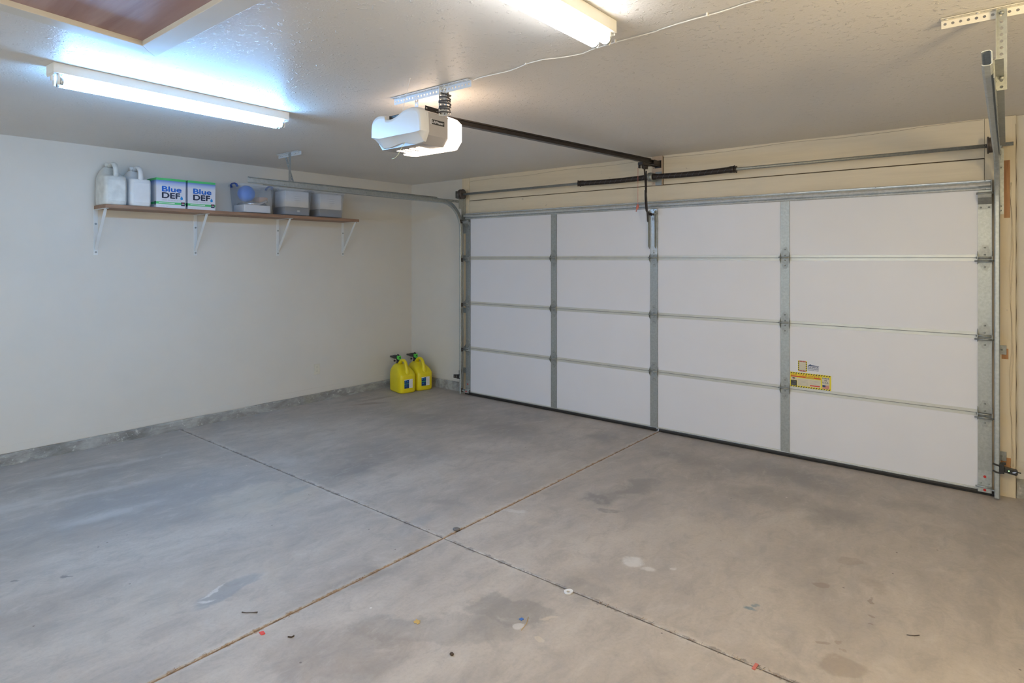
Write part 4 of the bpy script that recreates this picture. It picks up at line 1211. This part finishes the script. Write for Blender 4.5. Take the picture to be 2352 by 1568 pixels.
# ================================================================== GAS CANS
def gas_can(x, y, rot, label):
    T = thing('fuel_can', label, 'fuel can', (0, 0, 0), 'yellow fuel cans in the corner')
    def R(z, xa, xb, hy, e=7): return sring(z, (xa + xb) / 2, 0, (xb - xa) / 2, hy, e, 48)
    rings = [R(0.0, -.145, .135, .096, 5), R(.006, -.158, .145, .108, 5), R(.022, -.165, .152, .112, 5), R(.10, -.166, .152, .113, 5), R(.200, -.165, .152, .113, 5), R(.216, -.165, .148, .111, 5),
             R(.240, -.163, .122, .106, 5), R(.262, -.160, .092, .098, 4.5), R(.284, -.154, .058, .086, 4), R(.302, -.146, .026, .072, 3.6), R(.316, -.134, .000, .056, 3.2), R(.324, -.120, -.025, .040, 3)]
    MB().loft(rings).build('body', M['can'], T)
    pts = [(.122, 0, .205), (.112, 0, .245), (.102, 0, .285), (.086, 0, .330), (.062, 0, .360), (.028, 0, .374), (-.012, 0, .372), (-.048, 0, .352), (-.085, 0, .308)]
    MB().tube(pts, [.026, .022, .017, .016, .016, .016, .017, .020, .026], 16, 1.25).build('handle', M['can'], T)
    xl = .1525
    lb = MB().box(xl, xl + .0008, -.058, .052, .060, .165).build('label', M['paper'], T); lb['label'] = 'white and blue printed label'
    q = MB().use(M['navy']).box(xl + .0008, xl + .0014, -.058, .004, .060, .110).box(xl + .0008, xl + .0014, -.058, .004, .116, .155)
    q.use(M['greenp']).box(xl + .0008, xl + .0014, -.058, .004, .110, .116)
    q.use(M['bluep2']).box(xl + .0014, xl + .0018, -.050, -.036, .135, .147).box(xl + .0014, xl + .0018, -.02, -.006, .135, .147).box(xl + .0014, xl + .0018, -.045, -.028, .085, .095)
    q.use(M['greyprint'])
    for k in range(6): q.box(xl + .0008, xl + .0012, .010, .046, .075 + k * .013, .0765 + k * .013)
    q.use(M['navy']).prism([(0, 0), (.03, .006), (.034, .010), (-.01, .006)], (xl + .0008, -.02, .152), (0, 1, 0), (0, 0, 1), (.0006, 0, 0))
    q.build('printed_marks', M['navy'], lb)
    # spout assembly
    q = MB().tube([(-.118, 0, .315), (-.118, 0, .330), (-.120, 0, .352)], [.027, .027, .020], 18)
    q.tube([(-.120, 0, .345), (-.128, 0, .375), (-.150, 0, .392), (-.200, 0, .388), (-.245, 0, .384), (-.285, 0, .380), (-.325, 0, .378)], [.020, .024, .027, .026, .022, .014, .012], 14)
    q.tube([(-.110, 0, .400), (-.118, 0, .418), (-.135, 0, .418)], .012, 10)
    q.sphere((-.175, -.022, .345), .013, 10)
    sp = q.build('spout', M['blackp'], T); sp['label'] = 'black pour spout'
    q = MB().box(-.122, -.082, -.020, .020, .372, .412).box(-.128, -.080, -.006, .006, .36, .372)
    g = q.build('trigger', M['green'], sp, .003); g['label'] = 'green trigger block'
    MB().cyl((-.083, 0, .392), (-.072, 0, .392), .008, 10).build('trigger_pin', M['blackp'], sp)
    MB().tube([(-.205, 0, .388), (-.212, -.01, .355), (-.200, -.015, .332), (-.190, -.02, .340), (-.178, -.022, .345)], .0012, 6).build('cap_tether', M['blackp'], sp)
    T.location = (x, y, 0.0); T.rotation_euler = (0, 0, rot)
    return T
gas_can(-.712, -.357, math.radians(-13.5), 'yellow diesel fuel can with black and green spout, nearer of the pair in the corner')
gas_can(-.672, -.122, math.radians(-13.5), 'yellow diesel fuel can with black and green spout, rear one closer to the door')

# ================================================================== OUTLET
ol = thing('wall_outlet', 'almond duplex outlet low on the left wall', 'outlet', (XL, -1.315, .30))
MB().box(XL, XL + .006, -1.352, -1.278, .302, .418).build('cover_plate', M['outlet'], ol, .002)
for z in (.337, .383):
    MB().cyl((XL + .005, -1.315, z), (XL + .0075, -1.315, z), .016, 20).build('socket', M['outlet'], ol)
    MB().box(XL + .0075, XL + .008, -1.322, -1.320, z - .004, z + .006).box(XL + .0075, XL + .008, -1.310, -1.308, z - .004, z + .006).build('slot', M['blackprint'], ol)
MB().cyl((XL + .006, -1.315, .36), (XL + .0075, -1.315, .36), .003, 8).build('screw', M['galvd'], ol)

# ================================================================== PHOTO EYES
def photo_eye(s, label):
    if s > 0:
        T = thing('safety_sensor', label, 'sensor', (4.95, -.05, .2))
        q = MB().prism([(4.945, .228), (5.008, .218), (5.014, .210), (5.012, .190), (5.004, .184), (4.945, .193)], (0, -.075, 0), (1, 0, 0), (0, 0, 1), (0, .035, 0))
        q.cyl((5.01, -.06, .205), (5.03, -.058, .203), .004, 10)
        q.build('sensor_body', M['blackp'], T, .002)
        q = MB().tube([(4.885, -.075, .242), (4.900, -.075, .236), (4.925, -.075, .232), (4.935, -.075, .228)], .006, 8)
        q.tube([(4.885, -.075, .196), (4.905, -.075, .186), (4.925, -.075, .186), (4.94, -.075, .192)], .006, 8)
        q.box(4.920, 4.945, -.080, -.03, .184, .246).box(4.935, 4.953, -.078, -.05, .243, .256)
        q.build('clip_bracket', M['blackp'], T, .002)
        MB().sphere((4.968, -.0755, .208), .0032, 10).build('status_light', M['led'], T)
        MB().prism([(0, 0), (.012, .002), (.02, .012), (.006, .010), (-.004, .004)], (4.988, -.0757, .198), (1, 0, 0), (0, 0, 1), (0, .001, 0)).build('paint_smudge', plain('pale_blue_smudge', (.55, .65, .85), .5), T)
        MB().tube([(5.028, -.058, .203), (5.06, 0, .205), (5.10, .07, .21), (5.12, .083, .25), (5.09, .084, .30), (5.10, .085, .36), (5.2, .086, .42)], .0016, 6).build('wire', M['cable'], T)
    else:
        T = thing('safety_sensor', label, 'sensor', (-.08, -.05, .2))
        q = MB().box(-.135, -.07, -.075, -.04, .190, .228).box(-.078, -.045, -.078, -.03, .186, .236)
        q.build('sensor_body', M['blackp'], T, .003)
        q = MB().box(-.128, -.120, -.0762, -.075, .200, .220).box(-.082, -.076, -.0790, -.077, .200, .222)
        q.build('lens_window', M['galvb'], T)
        MB().sphere((-.108, -.0755, .210), .0028, 8).build('status_light', plain('amber_light', (.8, .4, .25), .4), T)
        q = MB().tube([(-.05, -.07, .234), (-.03, -.072, .234)], .005, 8).tube([(-.05, -.07, .190), (-.03, -.072, .190)], .005, 8).box(-.058, -.050, -.06, -.03, .236, .285)
        q.build('clip_bracket', M['blackp'], T)
    return T
photo_eye(1, 'black safety sensor with a green light, on the right track near the floor')
photo_eye(-1, 'black safety sensor near the fuel cans, on the left track by the floor')
# ================================================================== DEBRIS
q = MB()
n = 14
ro = [(.019 * math.cos(2 * PI * i / n) * (1 + .15 * math.sin(i)), .023 * math.sin(2 * PI * i / n)) for i in range(n)]
ri = [(.009 * math.cos(2 * PI * i / n) + .002, .010 * math.sin(2 * PI * i / n) - .004) for i in range(n)]
R0 = [q.ring([(3.33 + x, -2.791 + y, z) for x, y in r]) for r, z in ((ro, .001), (ro, .007), (ri, .007), (ri, .001))]
for a, b in zip(R0, R0[1:] + R0[:1]): q.bridge(a, b, False)
tag(q.build('plastic_ring', M['paper']), 'small white broken plastic ring lying on the floor joint', 'debris')
q = MB().prism([(-.016, -.006), (-.004, -.012), (.004, -.006), (.014, -.010), (.016, .004), (.006, .008), (.008, .014), (-.006, .010), (-.018, .012), (-.012, .002)], (2.948, -3.414, .002), (1, 0, 0), (0, 1, .12), (0, 0, .0015))
tag(q.build('dry_leaf', M['leaf']), 'small curled tan leaf on the floor in front', 'leaf')
q = MB().tube([(2.285, -3.868, .006), (2.30, -3.856, .004), (2.318, -3.840, .004), (2.338, -3.822, .005)], [.003, .0018, .0018, .003], 6)
tag(q.build('bent_nail', M['twig']), 'dark bent nail-like twig on the floor at lower left', 'twig')
q = MB().sphere((2.442, -2.650, .006), .024, 10, (1, .85, .32)); tag(q.build('pebble', M['stone']), 'grey flat pebble beside the crossing of the floor joints', 'pebble')
q = MB().sphere((3.223, -3.474, .005), .010, 8, (1, .8, .6)); tag(q.build('seed_pod', M['twig']), 'tiny dark seed pod on the floor at bottom centre', 'debris')
q = MB().prism([(-.014, -.007), (.010, -.010), (.015, .006), (-.009, .010)], (2.495, -3.885, .001), (1, 0, 0), (0, 1, 0), (0, 0, .003)); tag(q.build('red_plastic_chip', plain('bright_red_chip', (.75, .08, .06), .5)), 'bright red chip in the brown joint at lower left', 'debris')
q = MB().prism([(-.008, -.008), (.008, -.010), (.009, .006), (-.006, .009)], (3.29, -3.105, .001), (1, 0, 0), (0, 1, 0), (0, 0, .002)); tag(q.build('blue_chip', M['bluechip']), 'small blue chip on the dark floor patch in front', 'debris')
q = MB().tube([(3.34, -3.17, .002), (3.33, -3.12, .003), (3.305, -3.075, .002)], .0012, 5); tag(q.build('straw', M['leaf']), 'thin pale straw beside the small blue chip', 'straw')
q = MB().tube([(2.605, -3.83, .003), (2.62, -3.822, .004), (2.618, -3.81, .003)], .003, 6); tag(q.build('dark_crumb', M['twig']), 'small dark crumb right of the bright red chip', 'debris')
q = MB().tube([(4.63, -2.16, .003), (4.655, -2.15, .004), (4.672, -2.13, .003)], .0016, 6); tag(q.build('small_twig', M['twig']), 'thin curved twig on the floor at lower right', 'twig')
q = MB().prism([(-.006, -.02), (.006, -.02), (.008, .02), (-.005, .022)], (4.195, -2.775, .001), (1, 0, 0), (0, 1, 0), (0, 0, .004)); tag(q.build('red_scrap', M['redp']), 'faded red scrap in the joint at the bottom edge', 'debris')
q = MB(); rr = random.Random(5)
for k in range(90):
    x = 3.45 + rr.random() ** .7 * .95 ; y = -2.772 + rr.gauss(0, .007)
    a = rr.uniform(0, PI); L = rr.uniform(.003, .018); q.use([M['straw'], M['straw'], M['curb'], M['dirt']][k % 4])
    q.tube([(x, y, .0015), (x + math.cos(a) * L, y + math.sin(a) * L, .003)], rr.uniform(.0005, .0012), 5)
for k in range(110):
    y = -4.3 + rr.random() * 1.3; x = 2.455 + rr.gauss(0, .006)
    a = rr.uniform(.9, 2.2); L = rr.uniform(.003, .014); q.use([M['straw'], M['dirt'], M['dirt'], M['curb']][k % 4])
    q.tube([(x, y, .0012), (x + math.cos(a) * L, y + math.sin(a) * L, .0022)], rr.uniform(.0005, .0010), 5)
o_ = q.build('joint_grit', None)
tag(o_, 'dry straw and grit scattered along the floor joints', 'grit', kind='stuff')
bpy.context.view_layer.update()
